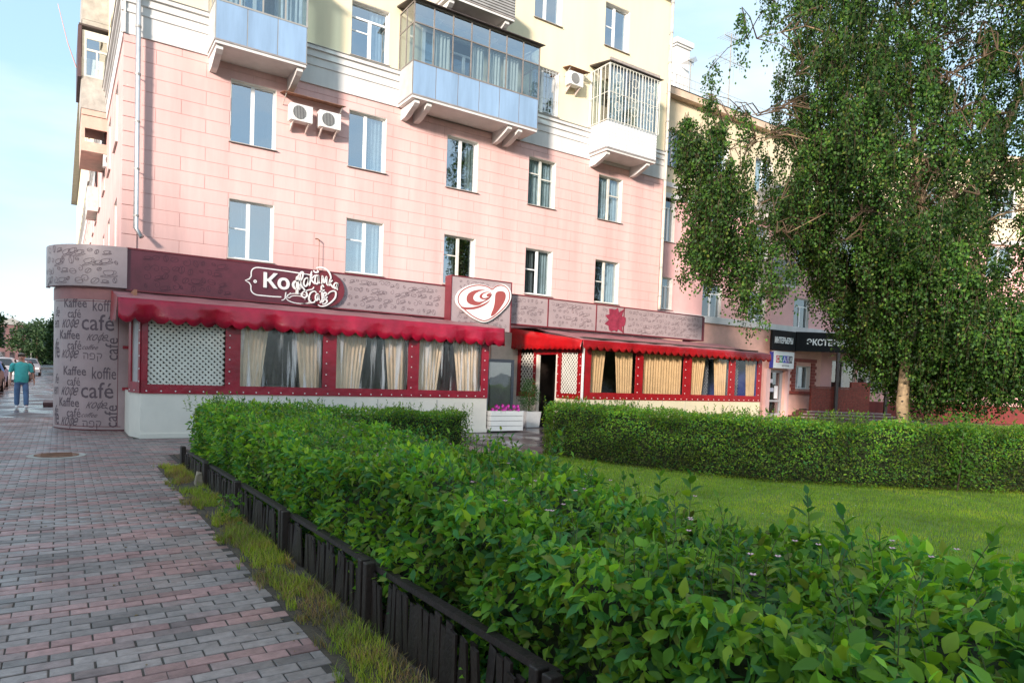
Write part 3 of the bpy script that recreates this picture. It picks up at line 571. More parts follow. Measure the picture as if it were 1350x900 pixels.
lt = MB()
for _ in range(170):
    x, y = (random.uniform(-3.2, .1), random.uniform(-17.5, -6)) if random.random() < .45 else (random.gauss(.05, .14), random.uniform(-18.5, -7.9)); a = random.uniform(0, 6.3); s_ = random.uniform(.01, .026); h_ = random.uniform(.004, .01)
    lt.add([(x, y, .003), (x+s_*math.cos(a+.5), y+s_*math.sin(a+.5), h_), (x+1.6*s_*math.cos(a), y+1.6*s_*math.sin(a), .003), (x+s_*math.cos(a-.5), y+s_*math.sin(a-.5), h_)], [(0, 1, 2, 3)])
lt.build('litter', pr('dry_leaf', (.24,.16,.07), .9, .4, 30), label='dry leaf fragments scattered over the pavers and the verge', cat='litter', kind='stuff')
lt = MB()
for _ in range(60):
    x, y = random.uniform(2.2, 9), random.uniform(-17, -8.3)
    for k in range(6): a = k*PI/3; lt.add([(x, y, .065), (x+.012*math.cos(a-.4), y+.012*math.sin(a-.4), .068), (x+.012*math.cos(a+.4), y+.012*math.sin(a+.4), .068)], [(0, 1, 2)])
lt.build('daisies', SIGNW, label='tiny white daisies dotted in the lawn', cat='flowers', kind='stuff')
# manhole cover --------------------------------------------------------------
mh = thing('manhole_cover', (-1.3,-5.95,0), 'round rusty iron manhole cover in the pavers in front of the lettered column', 'manhole cover')
MB().tube([(-1.3,-5.95,-.01),(-1.3,-5.95,.012)], .42, 28).build('rim', CONC, mh)
m = MB(); m.tube([(-1.3,-5.95,.012),(-1.3,-5.95,.022)], .32, 28)
for i in range(-3, 4): m.box(-1.3-.22, -1.3+.22, -5.95+i*.07-.012, -5.95+i*.07+.012, .022, .028)
m.build('lid', RUST, mh)

# ------------------------------------------------------------------ main apartment building
bld = thing('apartment_building', (0, 0, 0), 'pink and cream plastered apartment block with blue-panelled balconies above the cafe', 'building')
cols = [(2.46,3.65),(5.73,6.91),(8.99,10.16),(12.20,13.38),(15.39,16.60)]
rows = [(4.52,6.12),(7.62,9.27),(10.84,12.42),(13.99,15.57)]
holes = [(a,b,c,d) for a,b in cols for c,d in rows]
M0 = ID; XE = 18.75; ZT = 17.1
wall(M0, 0, XE, 3.0, 9.68, holes, PINK, bld, y=.012); wall(M0, 0, XE, 9.68, ZT, holes, CREAM, bld, y=0, label='cream upper wall')
wall(M0, 0, XE, 0, 3.0, [(9.9,10.9,0,2.15)], pr('peach_wall_paint', (.74,.42,.34), .85, .12, 1.5, .1), bld, y=.012, label='peach ground floor wall')
zb = 3.36; i = 0
while zb < 9.6:
    x = -.0+(.585 if i % 2 else 0)-.585+.69-.585
    while x < XE:
        a, b = max(x, .32), min(x+1.17, XE); c, d = zb, min(zb+.36, 9.68)
        if b-a > .05 and d > 4.0:
            m = MB()
            for q in split_rects((a+.006, b-.006, c+.007, d-.006), [(h[0]-.0, h[1]+.0, h[2], h[3]) for h in holes]): m.box(q[0], q[1], .001, .02, q[2], q[3])
            if m.v: m.build('wall_block', PINKB, bld)
        x += 1.17
    if zb > 3.7:
        MB().box(-.03, .30, -.03, .05, zb+.009, min(zb+.36, 9.68)-.007).build('corner_block', PINKB, bld)
    zb += .36; i += 1
# cornice band between pink and cream
def cornice(M, x0, x1, parent):
    m = MB(M); m.box(x0, x1, -.045, 0, 9.68, 10.2); m.box(x0, x1, -.075, 0, 10.2, 10.27); m.box(x0, x1, -.055, 0, 10.27, 10.43); m.box(x0, x1, -.10, 0, 10.43, 10.49); m.box(x0, x1, -.085, 0, 10.49, 10.62); m.box(x0, x1, -.15, 0, 10.62, 10.72)
    m.build('cornice', WHITE, parent); MB(M).prism([(-.18,0),(-.18,.015),(0,.06),(0,0)], lambda a, b, d: (d, a, 10.721+b), x0, x1).build('cornice_flashing', GREYMET, parent)
cornice(M0, -.1, XE, bld)
MB().box(-.35, XE+.3, -.5, 12, ZT, ZT+.35).build('roof', GREYMET, bld)
MB().box(-.2, XE, -.25, .0, ZT-.4, ZT-.003).build('eaves_moulding', WHITE, bld)
MB().box(.42, XE-.002, 1.35, 12, 0, ZT-.01).build('building_core', DARKIN, bld)
MB().box(XE, XE+.02, .01, 1.6, 0, ZT-.01).build('end_wall', PINK, bld)
W = window
W(M0, bld, 2.46, 3.65, 4.52, 6.12, .45, trans_l=.52, cur=[(.05,.42,pr('mosquito_net', (.16,.16,.18), .8))], label='window with dark mosquito net and sky reflected')
W(M0, bld, 5.73, 6.91, 4.52, 6.12, .52, trans_l=.62, fmat=PVC, cur=[(.03,.97,NET)])
W(M0, bld, 8.99, 10.16, 4.52, 6.12, .5, trans_l=.6, fmat=WOODW, cur=[(.03,.45,pr('grey_brown_curtain', (.22,.2,.19), .9))])
W(M0, bld, 12.2, 13.38, 4.52, 6.12, .5, trans_l=.55, fmat=PVC, gmat=GLASS2, cur=[(.02,.48,MATS['grey_brown_curtain']),(.55,.98,NET)])
W(M0, bld, 15.39, 16.6, 4.52, 6.12, .46, trans_l=.5, fmat=WOODW, gmat=GLASS2, cur=[(.5,.98,NET)])
W(M0, bld, 2.46, 3.65, 7.62, 9.27, .5)
W(M0, bld, 5.73, 6.91, 7.62, 9.27, .47, cur=[(.6,.98,NET)])
W(M0, bld, 8.99, 10.16, 7.62, 9.27, .48, cur=[(.7,.98,NET)])
W(M0, bld, 12.2, 13.38, 7.62, 9.27, .5, trans_l=.68, trans_r=.6, fmat=WOODW, gmat=GLASS2, cur=[(.04,.96,NET)])
W(M0, bld, 15.39, 16.6, 7.62, 9.27, .5, trans_r=.6, fmat=WOODW, gmat=GLASS2, cur=[(.04,.96,NET)])
W(M0, bld, 2.46, 3.65, 10.84, 12.42, .5); W(M0, bld, 5.73, 6.91, 10.84, 12.42, .52, trans_l=.5, top=.74, cur=[(.55,.98,NET)])
W(M0, bld, 8.99, 10.16, 10.84, 12.42, .5, top=.7); W(M0, bld, 15.39, 16.6, 10.84, 12.42, .5)
wg = W(M0, bld, 12.2, 13.38, 10.84, 12.42, .45, label='window behind a white wrought iron grille')
for a, b in cols: W(M0, bld, a, b, 13.99, 15.57, .45, trans_l=.5)
gr = MB()
for k in range(9):
    x = 12.24+k*.1375; gr.tube([(x, -.02, 10.88), (x, -.02, 12.36)], .008, 5)
for z in (10.9, 11.35, 12.3): gr.tube([(12.22, -.02, z), (13.36, -.02, z)], .01, 5)
gr.build('grille', pr('white_grille_paint', (.6, .62, .62), .5, .1), wg)
# balconies
def bracket(parent, x, d=.95, z=9.66, wd=.16, mat=WHITE):
    MB().prism([(0,0),(-d,0),(-d,-.10),(-d*.86,-.17),(-.30,-.34),(0,-.36)], lambda a, b, t: (t, a, z+b), x-wd/2, x+wd/2).build('bracket', mat, parent)
def balcony(x0, x1, zs, zp, zt, nf, glaz, panel, brk, top=True, frm=GREYMET, d=1.03, trans=None, label=None, transf=False):
    s = MB().box(x0, x1, -d, 0, zs, zs+.07); b = s.build('balcony', WHITE, bld, label=label)
    MB().box(x0-.02, x1+.02, -d-.02, .0, zs+.07, zs+.11).build('slab_edge', pr('slab_edge_paint', (.30,.27,.26), .8, .2), b)
    for x in brk: bracket(b, x, d-.08, zs)
    n_ = nf; wx = (x1-x0)/n_
    for i in range(n_): MB().box(x0+i*wx+.012, x0+(i+1)*wx-.012, -d-.012, -d+.008, zs+.115, zp).build('panel', panel, b)
    for (xa, xb) in ((x0-.01, x0+.01), (x1-.01, x1+.01)): MB().box(xa, xb, -d+.012, -.01, zs+.115, zp).build('side_panel', pr('grey_side_panel', (.45,.46,.44), .6, .15), b)
    fr = MB()
    for i in range(n_+1): fr.box(x0+i*wx-.011, x0+i*wx+.011, -d-.005, -d+.02, zs+.11, zp-.002)
    fr.box(x0-.02, x1+.02, -d-.02, -d+.03, zp, zp+.04)
    fr.box(x0-.02, x0+.02, -d+.03, 0, zp, zp+.04); fr.box(x1-.02, x1+.02, -d+.03, 0, zp, zp+.04)
    if glaz:
        wx = (x1-x0)/glaz; t_ = .018
        for i in range(glaz+1): fr.box(x0+i*wx-t_, x0+i*wx+t_, -d-.01, -d+.025, zp+.04, zt)
        tr_ = zp+(zt-zp)*(trans or 1)
        if trans: fr.box(x0, x1, -d-.012, -d+.022, tr_-t_, tr_+t_); fr.box(x0-.012, x0+.012, -d+.03, 0, tr_-t_, tr_+t_); fr.box(x1-.012, x1+.012, -d+.03, 0, tr_-t_, tr_+t_)
        for x in (x0, x1):
            for y in (-d/2, -.02): fr.box(x-.015, x+.015, y-t_, y+t_, zp+.04, zt)
        fr.box(x0-.02, x1+.02, -d-.02, -d+.03, zt, zt+.04); fr.box(x0-.02, x0+.02, -d+.03, 0, zt, zt+.04); fr.box(x1-.02, x1+.02, -d+.03, 0, zt, zt+.04)
        for i in range(glaz):
            a, c = x0+i*wx+t_, x0+(i+1)*wx-t_
            MB().box(a, c, -d+.004, -d+.01, zp+.042, tr_-t_).build('pane', GLASS2, b)
            if trans: MB().box(a, c, -d+.004, -d+.01, tr_+t_, zt-.002).build('pane', GLASS, b)
        for x in (x0, x1): MB().box(x-.003, x+.003, -d+.03, -.03, zp+.042, zt-.002).build('pane', GLASS2, b)
        if top: MB().prism([(0,.22),(-d-.15,.04),(-d-.15,.06),(0,.26)], lambda a, c, t: (t, a, zt+c), x0-.12, x1+.12).build('balcony_roof', DARKMET, b)
    fr.build('balcony_frame', frm, b)
    return b
b1 = balcony(1.88, 4.14, 9.64, 10.68, 12.35, 3, 4, BLUEP, (2.0, 4.0), frm=GREYMET, label='glazed balcony with three pale blue panels')
for a, c in ((2.0,2.6),(3.5,4.05)): curtain(M0, a, c, -.85, 10.74, 12.3, NET, b1)
MB().box(8.0, 8.75, -.02, .05, 9.85, 12.3).build('balcony_door', PVC, bld)
MB().box(8.1, 8.65, -.03, -.022, 10.8, 12.2).build('balcony_door_glass', GLASS, bld)
b2 = balcony(7.25, 11.76, 9.68, 10.72, 12.42, 6, 7, BLUEP, (7.45, 7.85, 10.75, 11.15), trans=.66, frm=pr('brown_grey_frame', (.22,.19,.17), .6, .2), label='long glazed balcony with six pale blue panels and dark roof')
for a, c in ((7.95,8.5),(9.3,9.75),(9.85,10.4),(10.5,11.05)): curtain(M0, a, c, -.85, 10.78, 11.82, pr('cream_net_curtain', (.6,.56,.48), .9, .1), b2)
b3 = balcony(14.85, 17.28, 9.78, 10.80, 12.80, 1, 3, SIDING, (15.0, 17.0), frm=PVC, d=1.0, label='balcony with white siding enclosed by a white iron cage')
for k in range(9): MB().prism([(-.02,0),(-.028,.01),(-.014,.105),(0,.105),(0,0)], lambda a, c, t: (t, -1.0+a, 9.9+k*.105*.99+c), 14.86, 17.27).build('siding_board', SIDING, b3)
for k in range(9): MB().prism([(-.02,0),(-.028,.01),(-.014,.105),(0,.105),(0,0)], lambda a, c, t: (14.84+a, t, 9.9+k*.105*.99+c), -.99, -.02).build('siding_board', SIDING, b3)
cg = MB()
for k in range(17): x = 14.8+k*.155; cg.tube([(x, -1.09, 10.82), (x, -1.09, 12.78)], .011, 5)
for k in range(6): cg.tube([(14.77, -1.05+k*.2, 10.82), (14.77, -1.05+k*.2, 12.78)], .011, 5)
for z in (10.84, 11.8, 12.78):
    cg.tube([(14.77, -1.09, z), (17.3, -1.09, z)], .013, 5); cg.tube([(14.77, -1.09, z), (14.77, 0, z)], .013, 5)
for i in range(3):
    for j in range(3): cx = 15.2+i*.8; ribbon(cg, [(cx+.16*math.cos(t), 11.35+j*.5+.16*math.sin(t)) for t in np.linspace(0, 2*PI, 12)[:-1]], .018, lambda a, c, d: (a, -1.1, c), True)
cg.build('cage_bars', pr('cream_cage_paint', (.72,.70,.62), .5, .1), b3)
curtain(M0, 14.95, 15.7, -.85, 10.9, 12.7, NET, b3); curtain(M0, 16.4, 17.2, -.85, 10.9, 12.7, NET, b3)
MB().box(14.83, 17.3, -1.04, -.98, 12.84, 13.02).build('fascia_board', pr('weathered_board', (.35,.30,.27), .8, .25, 6), b3)
b4 = balcony(8.32, 10.72, 12.92, 13.9, 15.2, 1, 0, pr('corrugated_grey_sheet', (.34,.33,.32), .6, .15), (8.5, 10.5), frm=GREYMET, label='open balcony with grey corrugated front above the long one')
cr = MB()
for k in range(10): cr.box(8.32, 10.72, -1.07, -1.045, 13.05+k*.085, 13.05+k*.085+.045)
cr.build('corrugations', pr('corrugated_grey_sheet', (.3,.3,.3)), b4)
# drainpipes
def pipe(x, y, z0, z1, parent, mat, kick=(.12,-.14)):
    m = MB(); m.tube([(x, y, z1), (x, y, z0+.22), (x+kick[0], y+kick[1], z0)], .062, 10)
    z = z0+.5
    p = m.build('drainpipe', mat, parent, smooth=True); c = MB()
    while z < z1: c = MB(); c.tube([(x, y, z), (x, y, z+.05)], .07, 10); c.bar((x, y+.05, z+.02), (x, 0, z+.02), .02, .02); c.build('collar', GREYMET, p); z += 1.15
    return p
pipe(.27, -.2, 4.72, 17.0, bld, ZINC); pipe(18.72, -.14, 4.5, 17.0, bld, pr('cream_pipe_paint', (.55,.50,.42), .6, .15, 4), (.0,.0))
# side facade (faces the street, local x = -world y)
MS = frame((0, 0, 0), -PI/2)
srows = [(4.52,6.12),(7.62,9.27),(10.84,12.42),(13.99,15.57)]; sholes = []
for yc in np.arange(2.1, 60, 3.2):
    for c, d in srows: sholes.append((-(yc+1.2), -yc, c, d))
wall(MS, -62, -.002, 0, 9.68, sholes, PINK, bld, y=-.012); wall(MS, -62, -.002, 9.68, ZT, sholes, CREAM, bld, y=-.01)
cornice(MS, -62, .1, bld); MB().box(-.5, 10, 12, 62, ZT, ZT+.35).build('roof', GREYMET, bld)
sr = MB(MS)
for h in sholes[32:]: reveal(sr, *h)
sr.build('far_reveals', REVEAL, bld, kind='stuff')
for h in sholes[:32]: window(MS, bld, *h, .5, rec=.1, sill=True)
sb_ = MB(MS)
for h in sholes[32:]: sb_.box(h[0], h[1], .1, .16, h[2], h[3])
sb_.build('far_window_panes', GLASS, bld, kind='stuff')
# stacked balconies on the side facade
def sbal(y0, y1, d, full=True):
    s = MB().box(-d, 0, y0, y1, 8.55, 8.68).build('balcony', pr('pink_soffit', (.6,.42,.34), .8, .12), bld, label='stacked concrete balconies on the street side')
    pk = pr('pink_soffit', (.6,.42,.34))
    m = MB(); m.box(-d, -d+.1, y0, y1, 8.68, 9.7); m.box(-d+.1, 0, y0, y0+.08, 9.3, 9.7); m.box(-d, 0, y0-.03, y1, 9.72, 9.9); m.box(-d+.1,0,y0,y0+.06,8.68,8.86); m.build('lower_box', pk, s)
    MB().box(-d, 0, y0, y0+.08, 9.93, 10.97).build('parapet', CONC, s); MB().box(-d-.02, -d+.1, y0+.08, y1, 9.93, 10.97).build('parapet', CONC, s)
    f = MB(); f.box(-d, -d+.12, y0+.01, y0+.07, 10.97, 12.45); f.box(-.05, 0, y0+.01, y0+.07, 10.97, 12.45); f.box(-d+.12, -.05, y0+.01, y0+.07, 10.97, 11.02); f.box(-d+.12, -.05, y0+.01, y0+.07, 12.2, 12.45); f.box(-d+.12, -.05, y0+.012, y0+.068, 11.82, 11.88); f.box(-d*.45-.02, -d*.45+.03, y0+.005, y0+.06, 11.02, 11.82)
    f.build('balcony_frame', WOODW, s); MB().box(-d+.12, -.05, y0+.035, y0+.045, 11.02, 12.2).build('pane', GLASS, s)
    MB().box(-d-.12, -d-.02, y0-.05, y1, 10.9, 12.55).build('side_screen', pr('dark_maroon_board', (.08,.045,.05), .6, .2), s)
    MB().box(-d-.1, 0, y0-.06, y1, 12.56, 12.62).build('balcony_roof', DARKMET, s)
    MB().box(-d, 0, y0, y0+.08, 12.8, 14.1).build('parapet', CONC, s); MB().box(-d-.02, -d+.1, y0+.08, y1, 12.8, 14.1).build('parapet', CONC, s); MB().box(-d, 0, y0, y1, 12.64, 12.79).build('balcony_slab', CONC, s)
    return s
sb1 = sbal(7.3, 10.0, .75)
MB().tube([(-.9,7.4,11.2),(-1.15,7.3,11.9),(-1.42,7.2,13.0)], [.02,.015,.01], 5).build('antenna_pole', pr('pink_pole', (.5,.32,.3), .6), sb1)
for yy, zz_ in ((14.2, 7.9), (20.5, 5.1)):
    m = MB(); m.box(-.38, 0, yy, yy+2.4, zz_, zz_+.1); m.box(-.38, -.32, yy, yy+2.4, zz_+.1, zz_+1.0); m.box(-.32, 0, yy, yy+.05, zz_+.1, zz_+1.0); m.box(-.38, -.32, yy, yy+2.4, zz_+1.2, zz_+2.3)
    m.build('balcony', WOODW, bld, label='far balcony on the street side')
# AC units
def ac(x, y, z, label, grp='air conditioners on the pink and cream block', M=ID, wd=.62, h=.46):
    t = thing('air_conditioner', M @ Vector((x, y, z)), label, 'air conditioner', grp)
    MB(M).box(x, x+wd, y-.27, y, z, z+h).build('casing', ACW, t, bevel=.015)
    cx, cz = x+wd*.40, z+h*.5
    MB(M).disc((cx, y-.272, cz), (0,-1,0), h*.40, .006, 22).build('fan_opening', ACD, t)
    g_ = MB(M)
    for k in range(9): o_ = (k-4)*h*.09; l_ = math.sqrt(max(0, (h*.40)**2-o_*o_)); g_.box(cx+o_-.004, cx+o_+.004, y-.286, y-.28, cz-l_, cz+l_)
    g_.build('fan_grille', pr('grille_grey', (.45,.45,.44), .5), t)
    for xx in (x+.1, x+wd-.1): MB(M).prism([(0,0),(-.30,0),(-.30,-.025),(0,-.22)], lambda a, b, d: (d, y+a+.08, z+b-.004), xx-.015, xx+.015).build('bracket', pr('pale_bracket', (.6,.5,.46), .6), t)
    return t
ac(3.93,-.12,8.44,'left one of the pair of outdoor air conditioner units between second floor windows'); ac(4.74,-.12,8.44,'right one of the pair of outdoor air conditioner units between second floor windows')
ac(13.56,-.1,11.98,'single outdoor air conditioner unit on the cream wall beside the caged balcony')
ac(0,0,0,'small air conditioner on the street side below the stacked balconies',M=frame((-.12,7.6,8.15),0))
for x0_,x1_,z_,lb in ((3.74,5.48,9.16,'thin rusty canopy sheet over the pair of air conditioners'),(13.5,14.45,12.58,'small canopy sheet over the single air conditioner')):
    t = thing('rain_canopy', (x0_,0,z_), lb, 'canopy'); MB().prism([(0,.05),(-.42,-.03),(-.42,-.015),(0,.07)], lambda a,b,d: (d,a,z_+b), x0_, x1_).build('sheet', RUST, t)
    for x in (x0_+.08, x1_-.08): MB().bar((x,-.01,z_-.25),(x,-.38,z_-.03),.02,.02).build('strut', WOODW, t)
# wall hook with thin rod above the script sign
t = thing('wall_rod', (4.05,-.1,5.0), 'thin rusty rod and hook on the pink wall above the script lettering', 'rod')
MB().tube([(4.9,-.12,4.1),(4.9,-.12,5.32)], .008, 5).build('rod', RUST, t); MB().tube([(4.9,-.12,5.3),(4.9,0,5.36),(4.82,0,5.36)], .02, 5).build('hook', RUST, t)

# ------------------------------------------------------------------ corner building (wing) on the right
wg_ = thing('corner_building', (24, 1.6, 0), 'adjoining pink and cream building half hidden by the birch, with a shop porch', 'building')
MA = frame((0, 1.6, 0), 0); MBm = frame((33, 1.6, 0), -R(33.85))
ah = []
for xa in (23.26-3.25*1+.3, 23.26, 26.6, 30.3): 
    for c, d in ((4.68,6.22),(7.8,9.4),(11.0,12.6)): ah.append((xa, xa+1.35, c, d))
ah += [(20.62,21.28,4.8,6.2),(20.6,21.25,7.75,9.8)]; ah = [h for h in ah if not (19.8 < h[0] < 20.6 and h[2] < 10.5)]
gh = [(28.42,29.85,.05,2.42),(30.72,32.05,1.5,2.7)]
wall(MA, 18.76, 33, 4.7, 9.7, ah, pr('pink_wing_wall', (.74,.42,.40), .85, .08, 1, .05), wg_); wall(MA, 18.76, 33, 9.7, 14.0, ah, pr('pale_cream_wall', (.66, .55, .38), .85, .1, .8, .1, 60), wg_, label='cream upper storey'); wall(MA, 18.76, 33, 0, 4.4, gh, pr('peach_wall_paint', None), wg_)
MB(MA).box(18.76, 33.1, -.12, .4, 4.4, 4.7).build('string_course', WHITE, wg_); MB(MA).box(18.76, 33.1, -.1, 0, 9.62, 9.82).build('string_course', WHITE, wg_); MB(MA).box(18.76, 33.1, -.05, 0, 10.1, 10.3).build('string_course', WHITE, wg_)
MB(MA).box(18.76, 33.4, -.35, .4, 13.9, 14.2).build('eaves', pr('peach_eaves', (.6,.45,.33), .8, .15), wg_)
for h in ah[:]: window(MA, wg_, *h, .5, top=.72 if h[2] < 9 else None, fmat=PVC, gmat=GLASS2, cur=[(.05,.95,NET)] if random.random() < .6 else None)
window(MA, wg_, 30.72, 32.05, 1.5, 2.7, .4, rec=.2, gmat=GLASS2, cur=[(.1,.9,NET)])
bh = []
for xa in (.6, 4.6, 8.6, 12.6, 16.6):
    for c, d in ((1.47,3.1),(4.85,6.4),(7.9,9.5),(11,12.6)): bh.append((xa, xa+(1.3 if xa < 2 else 2.5 if c < 2 else 1.4), c, d))
bh.append((2.0,3.35,1.45,2.9))
wall(MBm, 0, 24, .95, 9.7, bh, MATS['pink_wing_wall'], wg_); wall(MBm, 0, 24, 9.7, 14.0, bh, MATS['pale_cream_wall'], wg_); wall(MBm, 0, 24, 0, .95, [], pr('red_plinth_paint', (.15,.02,.016), .7, .15), wg_, name='plinth', y=-.03)
MB(MBm).box(0, 24.2, -.35, .4, 13.9, 14.2).build('eaves', MATS['peach_eaves'], wg_); MB(MBm).box(0, 24, -.1, 0, 9.62, 9.82).build('string_course', WHITE, wg_); MB(MBm).box(0, 24, -.07, 0, 4.4, 4.6).build('string_course', WHITE, wg_)
for h in bh: window(MBm, wg_, *h, .5, fmat=PVC, gmat=GLASS2, cur=[(.1,.9,NET)] if h[2] > 4 else None)
MB().add([(18.76,1.2,14.2),(33.2,1.2,14.2),(53.2,-12.2,14.2),(58,-5,14.2),(38,12,14.2),(18.76,12,14.2),(20,6,16.2),(36,6,16.2),(54,-6,16.2)], [(0,1,7,6),(1,2,8,7),(3,4,7,8),(4,5,6,7),(2,3,8),(5,0,6)]).build('roof', pr('green_grey_roof', (.22,.26,.22), .6, .15), wg_)
MB().add([(18.8,3.1,0),(33.6,3.1,0),(53.6,-10.3,0),(56,-6,0),(38,11,0),(18.8,11,0)]+[(18.8,3.1,14.1),(33.6,3.1,14.1),(53.6,-10.3,14.1),(56,-6,14.1),(38,11,14.1),(18.8,11,14.1)], [(i,(i+1)%6,6+(i+1)%6,6+i) for i in range(6)]).build('building_core', DARKIN, wg_)
m = MB(); m.box(24.2, 25.15, 4.8, 5.7, 14.5, 18.4); m.box(24.13, 25.22, 4.73, 5.77, 18.4, 18.5); m.box(24.06, 25.29, 4.66, 5.84, 18.5, 18.75); m.build('chimney', WHITE, wg_)
rl = MB(MA)
for k in range(60): x = 19.5+k*.24; rl.tube([(x, -.2, 14.2), (x, -.2, 14.85)], .009, 4)
for z in (14.5, 14.85): rl.tube([(19.5,-.2,z),(33.5,-.2,z)], .01, 4)
rl.build('roof_railing', GREYMET, wg_)
# balconies on the wing
for xa, za, lb in ((26.9,6.45,'grey sheet-metal balcony among the birch twigs'),(26.9,9.9,None)):
    b = MB(MA).box(xa, xa+2.0, -1.0, 0, za, za+.12).build('balcony', WHITE, wg_, label=lb); MB(MA).box(xa-.02, xa+2.02, -1.03, -.99, za+.12, za+1.25).build('panel', pr('grey_sheet', (.22,.23,.23), .6, .1), b)
    MB(MA).box(xa-.02, xa+.02, -.99, 0, za+.12, za+1.25).build('side_panel', MATS['grey_sheet'], b); MB(MA).box(xa+1.98, xa+2.02, -.99, 0, za+.12, za+1.25).build('side_panel', MATS['grey_sheet'], b)
    for x in (xa+.15, xa+1.85): MB(MA).prism([(0,0),(-.9,0),(-.9,-.1),(0,-.4)], lambda a,b_,d: (d,a,za-.002+b_), x-.08, x+.08).build('bracket', WHITE, b)
# antennas
def antenna(x, y, z0, z1, label, arms):
    t = thing('antenna', (x, y, z0), label, 'antenna'); MB().tube([(x,y,z0),(x,y,z1)], .035, 5).build('mast', GREYMET, t)
    for (zz_, l) in arms:
        m = MB(); m.tube([(x-l,y,zz_),(x+l,y,zz_)], .02, 4)
        for k in range(7): xx = x-l+2*l*k/6; m.tube([(xx,y-.5+.04*k,zz_),(xx,y+.5-.04*k,zz_)], .012, 4); m.tube([(xx,y,zz_-.22),(xx,y,zz_+.22)], .01, 4)
        m.build('aerial', GREYMET, t)
antenna(27.3, 4.0, 14.2, 19.6, 'tall rooftop aerial mast with crossbars left of the birch', [(18.2,1.1),(19.4,.5)])
antenna(24.6, 4.2, 14.2, 17.6, 'short dark rooftop aerial beside the chimney', [(17.5,.2)])
# shop doorway left of the porch
dr = MB(MA).box(28.42, 28.58, .15, .25, .05, 2.42).build('door', pr('grey_door_frame', (.35,.35,.36), .4), wg_)
m = MB(MA); m.box(29.69, 29.85, .15, .25, .05, 2.42); m.box(28.58, 29.69, .15, .25, 2.28, 2.42); m.box(28.58, 29.69, .15, .25, .05, .2); m.box(28.58, 29.69, .15, .25, .78, .88); m.build('door_frame', MATS['grey_door_frame'], dr)
MB(MA).box(28.58, 29.69, .19, .2, .2, .78).build('pane', GLASS2, dr); MB(MA).box(28.58, 29.69, .19, .2, .88, 2.28).build('pane', GLASS2, dr)
MB(MA).box(28.42, 29.85, .5, .52, .05, 2.42).build('shop_interior', pr('shop_interior_tan', (.16,.12,.08), .8, .5, 3), dr)
for a, c, zl, zh, cl in ((28.75,29.1,1.75,1.95,(.5,.5,.55)),(28.7,29.2,1.3,1.5,(.4,.42,.5)),(29.25,29.55,.95,1.6,(.75,.75,.75)),(28.62,28.85,2.05,2.25,(.08,.1,.5))):
    MB(MA).box(a, c, .183, .188, zl, zh).build('sticker', pr('sticker_%d' % int(cl[0]*100), cl, .5), dr)
m = MB(MA); m.box(28.1, 28.41, -.16, 0, 0, 2.45); m.box(29.86, 30.02, -.16, 0, 0, 2.45); m.build('door_surround', PINKB, wg_)
# white sign with coloured letters
t = thing('shop_sign', (28.9, 1.4, 2.5), 'small white sign with letters on red, green, blue and violet squares over the shop door', 'sign')
MB(MA).box(28.3, 30.0, -.36, -.2, 2.5, 3.35).build('sign_box', SIGNW, t); MB(MA).box(28.2, 28.29, -.36, -.2, 2.5, 3.3).build('sign_side', pr('blue_sign_side', (.04,.05,.35), .4), t)
for k, (ch, c) in enumerate(zip('СКАЛА', ((.6,.03,.05),(.03,.3,.08),(.03,.08,.5),(.10,.03,.35),(.02,.02,.03)))):
    x = 28.5+k*.27; MB(MA).box(x, x+.268, -.366, -.361, 2.78, 3.14).build('letter_square', pr('sq%d' % k, c, .4), t)
    m = MB(MA); put_text(m, ch, .34, lambda a, b, d: (x+.03+a, -.37, 2.84+b), offset=.006); m.build('letter', SIGNW, t)
m = MB(MA); put_text(m, 'магазин', .15, lambda a, b, d: (29.0+a, -.365, 2.6+b)); m.build('lettering', INK, t)
# brick trimmed window, low wall
t = MB(MA); 
for i in range(9):
    z = 1.4+i*.165; e = .12 if i % 2 else 0
    MB(MA).box(30.28+.12-e, 30.70, -.05-.004*(i % 2), 0, z+.006, z+.159).build('brick', BRICKR, wg_); MB(MA).box(32.07, 32.42+e, -.05-.004*(i % 2), 0, z+.006, z+.159).build('brick', BRICKR, wg_)
MB(MA).box(30.2, 32.5, -.07, 0, 2.90, 3.08).build('brick_lintel', BRICKR, wg_); MB(MA).box(30.1, 32.5, -.12, 0, 1.22, 1.38).build('brick_ledge', BRICKR, wg_)
MB(MA).box(31.2, 31.9, -.02, 0, .15, .45).build('vent', DARKMET, wg_)
# porch: red brick parapets, steps, posts, black sign canopy (in the frame of the angled wall)
po = thing('shop_porch', MBm @ Vector((.5,-2,0)), 'raised shop porch with red brick parapet, steps and dark posts', 'porch')
def brickwall(x0, x1, y0, y1, z0, z1, par):
    MB(MBm).box(x0+.01, x1-.01, y0+.01, y1-.01, z0, z1-.01).build('mortar', pr('brick_mortar', (.22,.12,.09), .9, .2), par); m = MB(MBm); z = z0; i = 0
    while z < z1-.02:
        x = x0-(.13 if i % 2 else 0)
        while x < x1-.01:
            a, b = max(x, x0), min(x+.25, x1)
            if b-a > .03: m.box(a+.005, b-.005, y0, y1, z+.004, min(z+.08, z1)-.004)
            x += .26
        z += .085; i += 1
    m.build('brick_courses', BRICKR, par, kind='stuff')
brickwall(-1.35, 1.6, -2.05, -1.85, .35, 1.58, po); brickwall(.9, 1.9, -1.6, -1.4, .35, 1.95, po)
MB(MBm).box(-1.4, 1.65, -2.08, -1.82, 1.585, 1.66).build('coping', pr('coping_brick', (.22,.06,.04), .6, .2), po)
